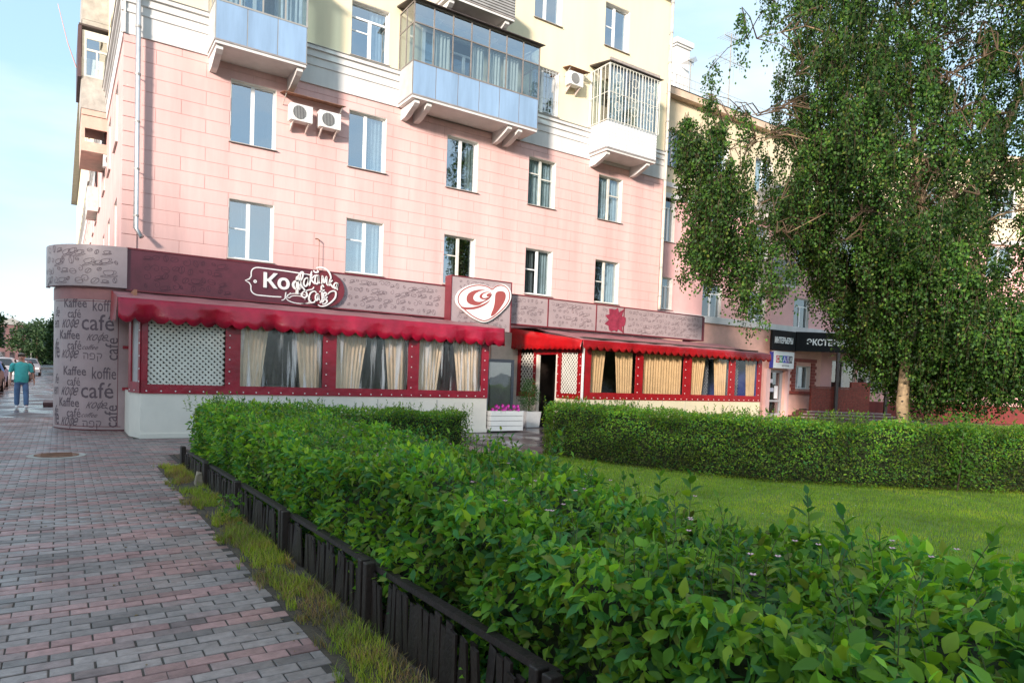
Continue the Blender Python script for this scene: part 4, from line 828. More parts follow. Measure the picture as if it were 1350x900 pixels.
MB(MBm).box(-2.3, 3.4, -3.0, 0, -.05, .12).build('step', STEPM, po); MB(MBm).box(-2.0, 3.0, -2.7, 0, .125, .27).build('step', STEPM, po); MB(MBm).box(-1.7, 2.6, -2.4, 0, .275, .40).build('step', STEPM, po)
for z, d, xa, xb in ((.125,-3.02,-2.3,3.4),(.275,-2.72,-2.0,3.0),(.405,-2.42,-1.7,2.6)): MB(MBm).box(xa, xb, d, d+.05, z-.05, z).build('step_nosing', pr('pale_nosing', (.4,.3,.28), .5), po)
for x in (-.16, 2.38): MB(MBm).box(x-.07, x+.07, -2.3, -2.16, .0 if x > 3 else .12, 3.4).build('post', DARKMET, po)
bs = thing('shop_signboard', MBm @ Vector((.2,-2,3.4)), 'long black signboard with white capitals above the shop porch', 'sign')
pA = MBm @ Vector((-2.29,-2.0,0)); MA2 = frame((pA.x, pA.y, 0), 0)
MB(MBm).box(-2.28, 3.6, -2.1, -1.98, 3.42, 4.40).build('board', BLACKS, bs); MB(MA2).box(-2.0, 0, -.06, .06, 3.40, 4.38).build('board_return', BLACKS, bs)
MB(MBm).box(-2.2, 3.5, -1.97, -.05, 4.0, 4.1).build('canopy_top', DARKMET, bs)
m = MB(MBm); wt_ = put_text(m, 'ЭКСТЕРЬЕРЫ', .42, lambda a, b, d: (-1.75+a*.93, -2.105-d, 3.75+b), depth=.02, offset=.012); m.build('lettering', SIGNW, bs)
m = MB(MA2); put_text(m, 'ИНТЕРЬЕРЫ', .40, lambda a, b, d: (-1.8+a*.62, -.065-d, 3.75+b), depth=.02, offset=.012); m.build('lettering', SIGNW, bs)
m = MB(MBm); hp = [(.25*math.sin(t)**3*1.0, .22*(13*math.cos(t)-5*math.cos(2*t)-2*math.cos(3*t)-math.cos(4*t))/16) for t in np.linspace(0, 2*PI, 24)[:-1]]
m.prism(hp, lambda a, b, d: (4.0+a, -2.12-d, 4.0+b), 0, .03); m.prism([(a*.6, b*.6) for a, b in hp], lambda a, b, d: (4.0+a, -2.12-d, 3.5+b), 0, .03); m.build('red_hearts', pr('red_plastic', (.7,.06,.03), .4), bs)
MB(MBm).box(3.605, 4.6, -2.1, -1.98, 3.2, 4.40).build('end_board', BLACKS, bs)
ac(2.35,-.02,1.6,'white air conditioner beside the shop window behind the porch',M=MBm,wd=.85,h=.6,grp=None)

# ------------------------------------------------------------------ lettered corner column
YS = -1.5
ct = thing('advertising_column', (0, 0, 0), 'tall quarter-round mauve column printed with coffee words in many languages at the street corner', 'column')
def cyl(r_, th, z, cx=0, cy=0): return (cx+r_*math.cos(th), cy+r_*math.sin(th), z)
def arc_panel(r_, z0, z1, a0, a1, n, mat, name, parent, th=.04, **k):
    m = MB(); vs = []; fs = []
    for i in range(n+1):
        a = a0+(a1-a0)*i/n
        for rr_ in (r_, r_-th):
            for z in (z0, z1): vs.append(cyl(rr_, a, z))
    for i in range(n):
        b = i*4; c = b+4; fs += [(b, c, c+1, b+1), (b+2, b+3, c+3, c+2), (b+1, c+1, c+3, b+3), (b, b+2, c+2, c)]
    fs += [(0, 1, 3, 2), (n*4, n*4+2, n*4+3, n*4+1)]; m.add(vs, fs); return m.build(name, mat, parent, smooth=False, **k)
RC = 1.4
arc_panel(RC, .03, 3.3, PI*.97, PI*1.5, 40, MAUVEC, 'panel', ct); arc_panel(RC+.008, 3.02, 3.3, PI*.97, PI*1.5, 40, pr('dusty_pink_band', (.36,.15,.15), .5), 'top_band', ct, th=.02)
arc_panel(RC-.02, -.02, .06, PI*.97, PI*1.5, 30, TRIMRED, 'base_trim', ct)
m = MB(); m.box(-.02, .1, -RC-.01, -RC+.05, .03, 3.3); m.build('edge_strip', MAUVEC, ct)
def onc(x, y, d=0): return cyl(RC+.004+d, PI*1.5-(1.93-x)/RC, y)      # x: metres along the arc, 1.93 = right end
def w_(s_, x, y, wd_, hscale=1, sh=0, of=0):            # word printed wd_ metres wide at x
    vs, fs = text_geo(s_, 1, sh, of); k = wd_/max(v[0] for v in vs); m = MB(); m.add([onc(x+a*k, y+b*k*hscale) for a, b in vs], fs); m.build('lettering', INK, ct)
for z0_ in (1.66, .10):                                 # the printed motif repeats once
    w_('Kaffee', .50, z0_+1.17, .62, 1.15, 0, .01); w_('koffie', 1.25, z0_+1.10, .50, 1.7, 0, .005)
    w_('fe', .10, z0_+.96, .2, 1.2, .4); w_('café', .62, z0_+.93, .36, 1.2)
    w_('еп', .02, z0_+.70, .25, 1.3); w_('кофе', .42, z0_+.70, .52, 1.5, .5); w_('café', 1.0, z0_+.66, .70, 1.15, 0, .006)
    w_('Kaffee', .34, z0_+.44, .62, 1.15, 0, .01); w_('кофе', 1.12, z0_+.42, .46, 1.3, .6)
    w_('fe', .08, z0_+.22, .2, 1.2, .4); w_('café', .62, z0_+.20, .38, 1.2); w_('coffee', 1.02, z0_+.21, .36, 1.1, .6)
    w_('fe', .06, z0_+.0, .26, 1.5, 0, .01); w_('кофе', .42, z0_+.0, .52, 1.5, .5); w_('הפק', 1.04, z0_-.01, .42, 1.15, 0, .006)
    vs, fs = text_geo('café', 1, 0, .006); k = .52/max(v[0] for v in vs); m = MB(); m.add([onc(1.78-b*k*1.1, z0_-.02+a*k) for a, b in vs], fs); m.build('lettering', INK, ct)
for z, t0, t1 in ((.1,.1,1.85),(2.98,.1,1.85)):
    m = MB(); ribbon(m, [(x, z) for x in np.linspace(t0, t1, 24)], .012, lambda a, b, d: onc(a, b, .002)); m.build('border_line', TRIMRED, ct)
m = MB(); ribbon(m, [(1.78, z) for z in np.linspace(.1, 2.98, 4)], .012, lambda a, b, d: onc(a, b, .002)); m.build('border_line', TRIMRED, ct)
for z in (.95,1.92): m = MB(); m.box(-.06,.14,-RC-.03,-RC+.0,z,z+.07); m.build('strap', VINYL, ct)
# rounded drum above it, scribbled
dm = thing('corner_drum', (0, 0, 3.3), 'rounded mauve sign drum with coffee bean outlines on top of the lettered column', 'sign')
arc_panel(1.56, 3.31, 4.24, PI*.97, PI*1.5, 40, MAUVE, 'panel', dm, th=.08)
MB().prism([(1.5*math.cos(t), 1.5*math.sin(t)) for t in np.linspace(PI*.97, 1.5*PI, 20)]+[(0, 0)], lambda a, b, d: (a, b, d), 3.34, 3.40).build('soffit', TRIMRED, dm)
rnd = random.Random(5); m = MB(); scribbles(m, .1, 2.3, 3.33, 4.22, lambda a, b, d: cyl(1.565, PI*1.5-(2.4-a)/1.56, b), 46, rnd, .17, .009); m.build('printed_pattern', INK, dm, kind='stuff')
# ------------------------------------------------------------------ fascia signs
def F0(y): return lambda a, b, d=0: (a, y-d, b)
fs_ = thing('fascia_sign', (4, YS, 3.3), 'long plum and mauve fascia board with white script lettering above the left awning', 'sign')
MB().box(-.02, 4.63, YS, YS+.25, 3.3, 4.22).build('plum_panel', PLUM, fs_); MB().box(4.634, 8.3, YS+.01, YS+.25, 3.3, 4.22).build('mauve_panel', MAUVE, fs_)
MB().box(-.02, 8.3, YS-.02, YS+.26, 4.222, 4.255).build('top_trim', TRIMRED, fs_); MB().box(-.02, 8.3, YS-.01, YS+.26, 3.26, 3.298).build('bottom_trim', TRIMRED, fs_)
m = MB(); scribbles(m, .1, 2.3, 3.34, 4.18, F0(YS-.004), 34, rnd, .17, .009); m.build('printed_pattern', PLUMINK, fs_, kind='stuff')
m = MB(); scribbles(m, 4.75, 8.25, 3.34, 4.18, F0(YS+.006), 60, rnd, .15, .008); m.build('printed_pattern', INK, fs_, kind='stuff')
m = MB(); vs = [(2.75+.9*t, 0) for t in (0, 1)]
fr_ = F0(YS-.01)
def arcp(cx, cy, rx, ry, a0, a1, n=12): return [(cx+rx*math.cos(t), cy+ry*math.sin(t)) for t in np.linspace(a0, a1, n)]
# brace-shaped outline
br = [(4.3,4.10),(3.6,4.13),(3.0,4.14)]+arcp(2.92,4.0,.18,.14,PI/2,PI,6)+[(2.74,3.9),(2.70,3.83),(2.60,3.78),(2.70,3.73),(2.74,3.66)]+arcp(2.92,3.58,.18,.14,PI,1.5*PI,6)+[(3.3,3.44),(3.5,3.45)]
ribbon(m, br, .03, fr_); ribbon(m, arcp(2.84,3.78,.03,.03,0,2*PI,9)[:-1], .03, fr_, True)
ribbon(m, arcp(3.95,3.45,.33,.13,PI*.9,-PI*1.0,26)+arcp(3.92,3.45,.2,.07,PI,-.2,10), .022, fr_); ribbon(m, [(4.0,3.3)]+arcp(4.0,3.55,.55,.22,-PI/2,-.2,9), .022, fr_)
m.build('ornament_lines', SIGNW, fs_)
m = MB(); put_text(m, 'Коф', .50, lambda a, b, d: (3.04+a*1.12, YS-.012-d, 3.66+b), depth=.03, offset=.028); m.build('lettering', SIGNW, fs_)
m = MB(); put_text(m, 'у', .3, lambda a, b, d: (3.5+a, YS-.012-d, 3.42+b), depth=.01, shear=.5); m.build('lettering', SIGNW, fs_)
# round white script sign over it
ks = thing('script_sign', (4.5, YS-.1, 3.8), 'cut-out white cursive cafe lettering with swirls on a dark red backing, overlapping the plum board', 'sign')
m = MB(); m.prism(arcp(4.66,3.76,.50,.46,0,2*PI,26)[:-1], lambda a, b, d: (a, YS-.06-d, b), 0, .03); m.build('backing_disc', TRIMRED, ks)
def rot(a, b, cx, cy, an): return (cx+a*math.cos(an)-b*math.sin(an), cy+a*math.sin(an)+b*math.cos(an))
SCRIPT = [[(3.83,3.94),(3.88,4.01),(3.95,4.12),(4.0,4.14),(4.02,4.1),(3.99,3.97),(3.93,3.87),(3.96,3.8),(4.05,3.7),(4.12,3.6),(4.13,3.53),(4.07,3.48),(4.01,3.5),(3.99,3.55),(4.03,3.62),(4.15,3.68),(4.27,3.72),(4.31,3.78)],[(3.95,4.09),(3.93,3.89),(3.9,3.73),(3.86,3.63)],[(4.16,3.97),(4.12,4.0),(4.06,3.95),(4.04,3.85),(4.07,3.78),(4.12,3.8),(4.16,3.91),(4.17,4.0),(4.17,3.86),(4.2,3.8)],[(4.24,4.19),(4.22,4.03),(4.2,3.82)],[(4.34,4.1),(4.24,3.98),(4.29,3.9),(4.34,3.86)],[(4.42,4.08),(4.37,4.1),(4.34,4.02),(4.34,3.9),(4.39,3.87),(4.42,3.93),(4.43,4.1),(4.44,3.94),(4.47,3.89)],[(4.52,3.88),(4.53,4.1),(4.58,3.92),(4.64,4.09),(4.65,3.91),(4.69,3.86)],[(4.74,4.04),(4.72,3.85)],[(4.81,4.01),(4.74,3.93),(4.8,3.85),(4.83,3.81)],[(4.95,3.94),(4.89,3.95),(4.85,3.88),(4.86,3.81),(4.91,3.82),(4.96,3.94),(4.93,3.81),(4.96,3.77)],[(4.38,3.63),(4.33,3.67),(4.24,3.63),(4.19,3.53),(4.19,3.43),(4.24,3.37),(4.32,3.38),(4.36,3.44)],[(4.45,3.58),(4.4,3.61),(4.36,3.54),(4.37,3.45),(4.41,3.45),(4.45,3.59),(4.45,3.48),(4.48,3.45)],[(4.58,3.8),(4.54,3.85),(4.51,3.79),(4.53,3.64),(4.54,3.49),(4.52,3.43)],[(4.46,3.67),(4.6,3.73)],[(4.58,3.54),(4.64,3.59),(4.64,3.65),(4.6,3.66),(4.57,3.6),(4.59,3.51),(4.64,3.51),(4.68,3.56)],[(4.68,3.62),(4.76,3.7),(4.86,3.73),(4.91,3.68),(4.89,3.55),(4.78,3.42),(4.64,3.32),(4.51,3.29),(4.43,3.32)],[(4.49,3.37),(4.5,3.42),(4.55,3.4),(4.59,3.47),(4.66,3.47),(4.67,3.42),(4.61,3.36),(4.55,3.35)],[(4.29,4.22),(4.33,4.17),(4.41,4.19),(4.39,4.23)],[(4.36,4.29),(4.48,4.32),(4.61,4.29),(4.71,4.21),(4.76,4.09),(4.75,4.01)]]
def spline(p, n=5):
    out = []
    for i in range(len(p)-1):
        a, b, c, d = p[max(i-1, 0)], p[i], p[i+1], p[min(i+2, len(p)-1)]
        for k in range(n):
            t = k/n; out.append(tuple(.5*((2*b[q])+(c[q]-a[q])*t+(2*a[q]-5*b[q]+4*c[q]-d[q])*t*t+(3*b[q]-a[q]-3*c[q]+d[q])*t**3) for q in (0, 1)))
    return out+[p[-1]]
for st_ in SCRIPT:
    m = MB(); p = spline(st_); wd_ = .034; ribbon(m, p, wd_, lambda a, b, d: (a, YS-.13, b), taper=lambda t: .75+.45*math.sin(PI*t)); o = m.build('script_stroke', SIGNW, ks); solid(o, .025)
# heart sign
YH = -1.85
hs_ = thing('heart_sign', (9.4, YH, 3.1), 'square mauve signboard with a white and red heart of nested swirls', 'sign')
hx0, hx1, hz0, hz1 = 8.32, 10.42, 2.98, 4.50
MB().box(hx0, hx1, YH, YH+.35, hz0, hz1).build('board', MAUVE, hs_); m = MB(); m.box(hx0-.03, hx0-.002, YH-.02, YH+.35, hz0, hz1+.03); m.box(hx0-.002, hx1+.03, YH-.02, YH+.35, hz1+.002, hz1+.03); m.box(hx1+.002, hx1+.03, YH-.02, YH+.35, hz0, hz1+.002); m.build('red_edging', TRIMRED, hs_)
m = MB(); scribbles(m, hx0+.05, hx1-.05, hz0+.1, hz1-.05, F0(YH-.004), 34, rnd, .15, .008); m.build('printed_pattern', INK, hs_, kind='stuff')
HPX = [(315,395),(318,330),(355,268),(430,220),(530,195),(620,205),(680,235),(708,262),(740,222),(800,195),(860,208),(905,255),(925,320),(922,400),(880,480),(800,570),(720,635),(650,668),(590,660),(480,590),(400,510),(340,450)]
def hmap(p):   # zoomed photo px of the board -> board plane (edges measured at its four corners)
    u = (p[0]-283)/(932-283); v = (p[1]-(100+85*u))/(605+(35)*u); return (hx0+u*(hx1-hx0), hz1-v*(hz1-hz0)*1.02)
def smooth(pts, n=3):
    for _ in range(n): pts = [q for i in range(len(pts)) for q in ((pts[i][0]*.75+pts[(i+1)%len(pts)][0]*.25, pts[i][1]*.75+pts[(i+1)%len(pts)][1]*.25), (pts[i][0]*.25+pts[(i+1)%len(pts)][0]*.75, pts[i][1]*.25+pts[(i+1)%len(pts)][1]*.75))]
    return pts
hp = smooth([hmap(p) for p in HPX], 2)
MB().prism(hp, lambda a, b, d: (a, YH-.02-d, b), 0, .06).build('heart', SIGNW, hs_, bevel=.006)
hc = (sum(p[0] for p in hp)/len(hp), sum(p[1] for p in hp)/len(hp)); m = MB()
fh2 = lambda a, b, d=0: (a, YH-.084-d, b)
ribbon(m, [(hc[0]+(a-hc[0])*.925, hc[1]+(b-hc[1])*.925) for a, b in hp], .035, fh2, True); m.build('heart_outline', HEARTR, hs_)
def blob(px, nm='heart_inlay', mat=HEARTR, d=0.0):
    m = MB(); m.prism(smooth([hmap(p) for p in px], 2), lambda a, b, t: (a, YH-.081-d-t, b), 0, .004); m.build(nm, mat, hs_)
blob([(738,330),(750,295),(795,280),(845,295),(862,345),(850,410),(800,500),(745,575),(698,600),(700,565),(730,480),(738,400)])
blob([(425,370),(440,310),(500,272),(590,260),(660,280),(700,310),(695,350),(670,385),(600,425),(560,455),(500,450),(440,420)])
blob([(495,370),(510,320),(560,285),(630,272),(690,300),(690,345),(640,385),(580,415),(525,405)], mat=SIGNW, d=.006)
blob([(560,360),(570,320),(610,295),(660,290),(700,315),(690,350),(650,380),(600,388)], d=.012)
blob([(590,350),(600,322),(630,305),(670,302),(692,322),(680,348),(640,365),(605,368)], mat=SIGNW, d=.018)
blob([(635,340),(645,318),(672,308),(692,325),(680,348),(650,352)], d=.024)
blob([(365,455),(430,472),(520,470),(600,445),(665,410),(690,375),(668,425),(600,475),(510,500),(420,498),(385,485)])
# right fascia
f2 = thing('fascia_sign', (15, YS, 3.3), 'mauve fascia board with red joints and a red paint stain above the right awning', 'sign')
xs = [10.46, 12.15, 14.25, 15.55, 19.75]
for a, b in zip(xs[:-1], xs[1:]): MB().box(a+.02, b-.02, YS, YS+.25, 3.3, 4.2).build('mauve_panel', MAUVE, f2)
for x in xs[1:-1]: MB().box(x-.02, x+.02, YS-.015, YS+.24, 3.3, 4.2).build('joint_strip', TRIMRED, f2)
MB().box(10.46, 19.78, YS-.02, YS+.26, 4.202, 4.235).build('top_trim', TRIMRED, f2); MB().box(10.46, 19.78, YS-.02, YS+.26, 3.26, 3.298).build('bottom_trim', TRIMRED, f2); MB().box(19.75, 19.85, YS-.015, YS+1.0, 3.26, 4.2).build('end_trim', TRIMRED, f2)
m = MB()
for a, b in zip(xs[:-1], xs[1:]): scribbles(m, a+.05, b-.05, 3.34, 4.16, F0(YS-.004), int((b-a)*16), rnd, .15, .008)
m.build('printed_pattern', INK, f2, kind='stuff')
m = MB(); pts = []
for k in range(22):
    a = 2*PI*k/22; rr_ = 1+.25*math.sin(k*2.7)+.15*random.random(); pts.append((15.15+.42*rr_*math.cos(a), 3.72+.42*rr_*math.sin(a)))
pts = [(max(14.28, min(15.96, a)), max(3.32, min(4.18, b))) for a, b in pts]; m.prism(pts, lambda a, b, d: (a, YS-.02-d, b), 0, .003); m.build('paint_stain', pr('crimson_paint', (.27,.03,.06), .45, .25, 6), f2)

# ------------------------------------------------------------------ cafe pavilions
def lattice(mb, fn, x0, x1, z0, z1, pitch=.12, wd=.048):
    # diagonal laths clipped to the rectangle
    for sgn, d in ((1, 0), (-1, .012)):
        k = -int((z1-z0)/pitch)-1
        while x0+k*pitch < x1+(z1-z0):
            # line x = xa + sgn*(z-z0)
            xa = x0+k*pitch if sgn > 0 else x0+k*pitch
            if sgn > 0: lo = max(z0, z0+(x0-xa)); hi = min(z1, z0+(x1-xa)); pa = (xa+(lo-z0), lo); pb = (xa+(hi-z0), hi)
            else: lo = max(z0, z0+(xa-x1)); hi = min(z1, z0+(xa-x0)); pa = (xa-(lo-z0), lo); pb = (xa-(hi-z0), hi)
            if hi > lo+.02: ribbon(mb, [pa, pb], wd, fn, d=d)
            k += 1
def eyelets(mb, fn, pts, r_=.016):
    for (a, b) in pts: mb.tube([fn(a, b, 0), fn(a, b, .012)], r_, 7)
def cafe_band(root, M, x0, x1, openings, z0, z1, ztop, mat, t=.03, y=0):
    """red vinyl curtain wall with clear openings, in frame M"""
    for i, q in enumerate(split_rects((x0, x1, z0, ztop), openings)): pass
    m = MB(M)
    for q in split_rects((x0, x1, z0, ztop), openings): m.box(q[0], q[1], y-t, y, q[2], q[3])
    m.build('vinyl_frame', mat, root)
    e = MB(M); fn = lambda a, b, d: (a, y-t-d, b); x = x0+.1
    while x < x1-.05: eyelets(e, fn, [(x, z0+.055)]); x += .28
    for o in openings:
        for k in range(5): eyelets(e, fn, [(o[1]+.09, z0+.25+k*.27)])
    e.build('eyelets', EYE, root, kind='stuff')
def awning(root, M, x0, x1, y_top, z_top, y_e, z_e, drop, mat, matr, n_sc, left=False, name='awning', fold=.02):
    """sloping sheet plus scalloped valance"""
    n_ = int((x1-x0)/.09); m = MB(M); vs = []; fs = []; rw = 6
    for j in range(rw+1):
        t = j/rw
        for i in range(n_+1):
            x = x0+(x1-x0)*i/n_; s_ = noise.noise(Vector((x*1.3, t*3, 1)))*.05*math.sin(PI*t)+.02*math.sin(PI*t)*math.sin(x*2*PI/1.1)
            vs.append((x, y_top+(y_e-y_top)*t, z_top+(z_e-z_top)*t+s_))
    for j in range(rw):
        for i in range(n_): a = j*(n_+1)+i; fs.append((a, a+1, a+n_+2, a+n_+1))
    m.add(vs, fs); solid(m.build(name, matr, root, smooth=True), .004)
    m = MB(M); vs = []; fs = []; n_ = n_sc*8
    for i in range(n_+1):
        x = x0+(x1-x0)*i/n_; ph = (i/8) % 1; sc_ = .10*(1-abs(math.sin(PI*ph))**.9)
        fl_ = fold*(2.0 if x < 3.8 and drop > .4 else 1); wv = fl_*math.sin(x*5.1+math.sin(x*2.3))+fl_*1.1*noise.noise(Vector((x*2.4, 0, 3)))
        for j, t in enumerate((0, .3, .65, 1)): vs.append((x, y_e-.012+wv*t*1.3-.01*t, z_e-(drop-sc_)*t+.012*noise.noise(Vector((x*1.8, 7, 0)))))
    for i in range(n_):
        for j in range(3): a = i*4+j; fs.append((a, a+4, a+5, a+1))
    m.add(vs, fs); solid(m.build('valance', mat, root, smooth=True), .004)
# left pavilion
YL = -3.3
cl = thing('cafe_pavilion', (4.4, YL, 0), 'left cafe pavilion with white base, crimson vinyl windows and dark magenta scalloped awning', 'pavilion')
m = MB(); m.prism([(.16,-3.3),(8.78,-3.3),(8.78,-.05),(-.0,-.05),(-.0,-2.65)], lambda a, b, d: (a, b, d), 0, .97); m.build('base_wall', CREAMP, cl)
for x in (1.9,3.7,5.5,7.2): MB().box(x-.012, x+.012, -3.306, -3.298, .06, .9).build('panel_joint', pr('joint_grey', (.5,.48,.42), .7), cl)
MB().box(.14, 8.8, -3.325, -3.29, .0, .10).build('skirting', CREAMP, cl)
LO = [(.28,1.82,1.16,2.62),(2.14,4.04,1.16,2.62),(4.38,6.31,1.16,2.62),(6.62,8.56,1.16,2.62)]
cafe_band(cl, ID, .16, 8.78, LO, .965, 0, 2.75, VINYL, y=YL)
MC = frame((-.0,-2.65,0), -math.atan2(.65,.16)); cafe_band(cl, MC, .0, .66, [(.14,.56,1.2,2.6)], .965, 0, 2.75, VINYL)
MB(MC).box(.13,.57,.01,.015,1.19,2.61).build('pane', pr('grey_plastic_sheet', (.45,.42,.42), .4), cl)
MB().box(8.72, 8.78, -3.27, -.1, .975, 2.75).build('side_curtain', VINYL, cl)
m = MB(); lattice(m, lambda a, b, d: (a, YL+.06-d, b), .29, 1.81, 1.15, 2.63); solid(m.build('lattice', LATT, cl), .008)
MB().box(.27, 1.83, YL+.14, YL+.16, 1.14, 2.64).build('lattice_backing', pr('grey_backing', (.16,.14,.12), .8), cl)
for o in LO[1:]:
    MB().box(o[0]-.02, o[1]+.02, YL-.002, YL+.002, o[2]-.02, o[3]).build('clear_film', FILM, cl)
    wf = MB(); wf.box(o[0]-.01, o[0]+.03, YL+.1, YL+.15, 1.1, 2.7); wf.box(o[1]-.03, o[1]+.01, YL+.1, YL+.15, 1.1, 2.7); wf.box(o[0]+.03, o[1]-.03, YL+.1, YL+.15, 1.1, 1.14); wf.build('window_frame', DARKMET, cl)
for a, b, sd_ in ((2.1,2.85,-1),(3.4,4.06,1),(4.36,5.3,-1),(5.7,6.33,1),(6.6,7.5,-1),(7.7,8.58,1)): curtain(ID, a, b, YL+.2, 1.02, 2.7, CURT, cl, amp=.03, pinch=.28, side=sd_)
curtain(MC, .1, .6, .12, 1.0, 2.7, NET, cl)
m = MB(); m.box(.1, 8.7, -3.1, -.1, 2.86, 2.9); m.build('ceiling', DARKIN, cl); MB().box(.1, 8.7, -.09, -.05, .98, 2.85).build('back_wall', pr('dark_brown_wall', (.06,.04,.032), .8, .3), cl)
m = MB(); m.tube([(5.35,-2.0,2.85),(5.35,-2.0,2.3)], .008, 5); m.tube([(5.35,-2.0,2.32),(5.35,-2.0,2.22),(5.35,-2.0,2.14)], [.03,.11,.12], 12); m.build('pendant_lamp', pr('brass_shade', (.5,.38,.2), .3, metal=.6), cl)
for x in (3.1, 5.3, 7.55):
    m = MB(); m.box(x-.45, x+.45, -2.4, -1.7, 1.12, 1.16); m.box(x-.05, x+.05, -2.1, -2.0, .98, 1.12); m.build('table', DARKMET, cl); MB().tube([(x-.1,-2.2,1.16),(x-.1,-2.2,1.3)], .035, 8).build('glass_jar', GLASS2, cl)
awning(cl, ID, -.3, 9.1, YS+.02, 3.24, -3.6, 2.93, .5, VINYLM, pr('faded_awning_top', (.34,.13,.14), .5, .2, 3), 30, fold=.04)
m = MB(); m.add([(-.3,YS,3.24),(-.3,-3.6,2.93),(-.34,-3.62,2.44),(-.33,-2.9,2.52),(-.33,-2.2,2.5),(-.32,YS,2.6)], [(0,1,2,3,4,5)]); m.add([(9.1,YS,3.24),(9.1,-3.6,2.93),(9.12,-3.62,2.45),(9.12,-2.6,2.52),(9.1,YS,2.62)], [(0,1,2,3,4)]); solid(m.build('awning_end', SCARLET, cl), .004)
# recess panels left of the pavilion, between column and base
MB().box(.06, .12, -2.66, -1.37, 0, 3.2).build('recess_panel', pr('tan_panel', (.36,.16,.09), .6, .15), cl)
m = MB(); m.box(.15, 9.0, YS+.1, YS+.16, 2.9, 3.28); m.build('awning_support_beam', pr('tan_beam', (.34,.24,.18), .7, .2), cl)
# right pavilion
YR = -3.6; XR0 = 12.0
cr_ = thing('cafe_pavilion', (16, YR, 0), 'right cafe pavilion with cream base tinted as warmly lit, scarlet scalloped awning and lattice entrance', 'pavilion')
MB().box(XR0+.05, 20.7, YR, YR+.1, 0, .98).build('base_wall', CREAMLIT, cr_); MB().box(20.6, 20.7, YR+.1, 1.5, 0, .98).build('base_wall', CREAMLIT, cr_)
MB().box(20.6, 20.7, YR+.1, 1.5, .98, 2.6).build('side_curtain', pr('blue_vinyl', (.03,.05,.3), .35), cr_)
for x in (13.4,14.35,15.5,16.6,17.8,18.95): MB().box(x-.01, x+.01, YR-.008, YR-.001, .04, .97).build('panel_joint', MATS['joint_grey'], cr_)
RO = [(12.3,14.2,1.2,2.5),(14.52,16.44,1.2,2.5),(16.83,18.82,1.2,2.5),(19.16,20.45,1.2,2.5)]
cafe_band(cr_, ID, XR0+.06, 20.7, RO, .985, 0, 2.75, SCARLET, y=YR)
for o in RO: MB().box(o[0]-.02, o[1]+.02, YR-.002, YR+.002, o[2]-.02, o[3]).build('clear_film', glass('clear_film_flat', .03, (.93,.9,.86), .1, .5), cr_)
for a, b, sd_ in ((12.28,13.0,-1),(13.4,14.22,1),(14.5,15.6,0),(15.45,16.5,0),(16.8,17.75,-1),(18.15,18.85,1),(19.95,20.5,1)): curtain(ID, a, b, YR+.14, 1.02, 2.6, pr('golden_beige_curtain', (.68,.52,.33), .9, .1, 4), cr_, amp=.03, pinch=.2 if sd_ else 0, side=sd_)
m = MB(); lattice(m, lambda a, b, d: (a, YR+.5-d, b), 17.6, 18.3, 1.1, 2.6, .12); solid(m.build('inner_lattice', pr('blue_grey_lattice', (.2,.24,.32), .6), cr_), .008); m = MB(); lattice(m, lambda a, b, d: (a, YR+.5-d, b), 19.2, 20.0, 1.1, 2.6, .12); solid(m.build('inner_lattice', pr('blue_grey_lattice', (.2,.24,.32), .6), cr_), .008)
MSd = frame((XR0, -3.62, 0), PI/2)       # side wall towards the entrance: local x = world y+3.62, outward = -x?  (handled with explicit boxes)
def SB(y0, y1, z0, z1, t0=0, t1=.06): return MB().box(XR0+t0, XR0+t1, y0, y1, z0, z1)
SB(-3.6,-2.3,0,.98).build('base_wall', CREAMLIT, cr_); SB(-1.15,-.05,0,.98).build('base_wall', CREAMP, cr_)
m = MB(); m.box(XR0-.02,XR0+.03,-3.6,-2.3,.97,1.13); m.box(XR0-.02,XR0+.03,-3.6,-3.36,1.13,2.7); m.box(XR0-.02,XR0+.03,-2.5,-2.3,1.13,2.7); m.box(XR0-.02,XR0+.03,-3.36,-2.5,2.42,2.7)
m.box(XR0-.02,XR0+.03,-1.2,-.05,.93,1.1); m.box(XR0-.02,XR0+.03,-1.2,-1.02,1.1,2.6); m.box(XR0-.02,XR0+.03,-.22,-.05,1.1,2.6); m.box(XR0-.02,XR0+.03,-2.3,-1.2,2.36,2.6); m.build('vinyl_frame', SCARLET, cr_)
e = MB(); fn = lambda a, b, d: (XR0-.02-d, a, b)
for z in np.arange(1.2, 2.4, .27): eyelets(e, fn, [(-3.5,z),(-2.38,z),(-1.1,z)])
for y in np.arange(-3.45,-2.3,.25): eyelets(e, fn, [(y,1.04)])
e.build('eyelets', EYE, cr_, kind='stuff')
m = MB(); lattice(m, lambda a, b, d: (XR0+.05-d, a, b), -3.35,-2.51,1.13,2.42,.13,.045); solid(m.build('lattice', LATT, cr_), .008); m = MB(); lattice(m, lambda a, b, d: (XR0+.05-d, a, b), -1.02,-.22,1.1,2.42,.17,.05); solid(m.build('lattice', LATT, cr_), .008)
MB().box(XR0-.05, XR0, -3.66, -3.6, 0, 2.75).build('corner_post', SIGNW, cr_); MB().box(XR0-.03, XR0+.07, -1.3, -1.2, 0, 2.36).build('door_post', CREAMP, cr_); MB().box(XR0-.03, XR0+.07, -2.34, -2.28, .0, 2.36).build('door_post', CREAMP, cr_)
MB().box(12.06, 20.6, -3.5, 1.4, 2.86, 2.9).build('ceiling', DARKIN, cr_); MB().box(12.1, 20.6, -.05, .0, .0, 2.85).build('back_wall', pr('dark_brown_wall', None), cr_); MB().box(12.07,20.6,-3.5,-.06,.0,.05).build('floor', DARKIN, cr_)
awning(cr_, ID, 11.7, 20.8, YS+.02, 3.2, -3.9, 2.78, .30, SCARLET, pr('faded_awning_top', None), 31, fold=.018)
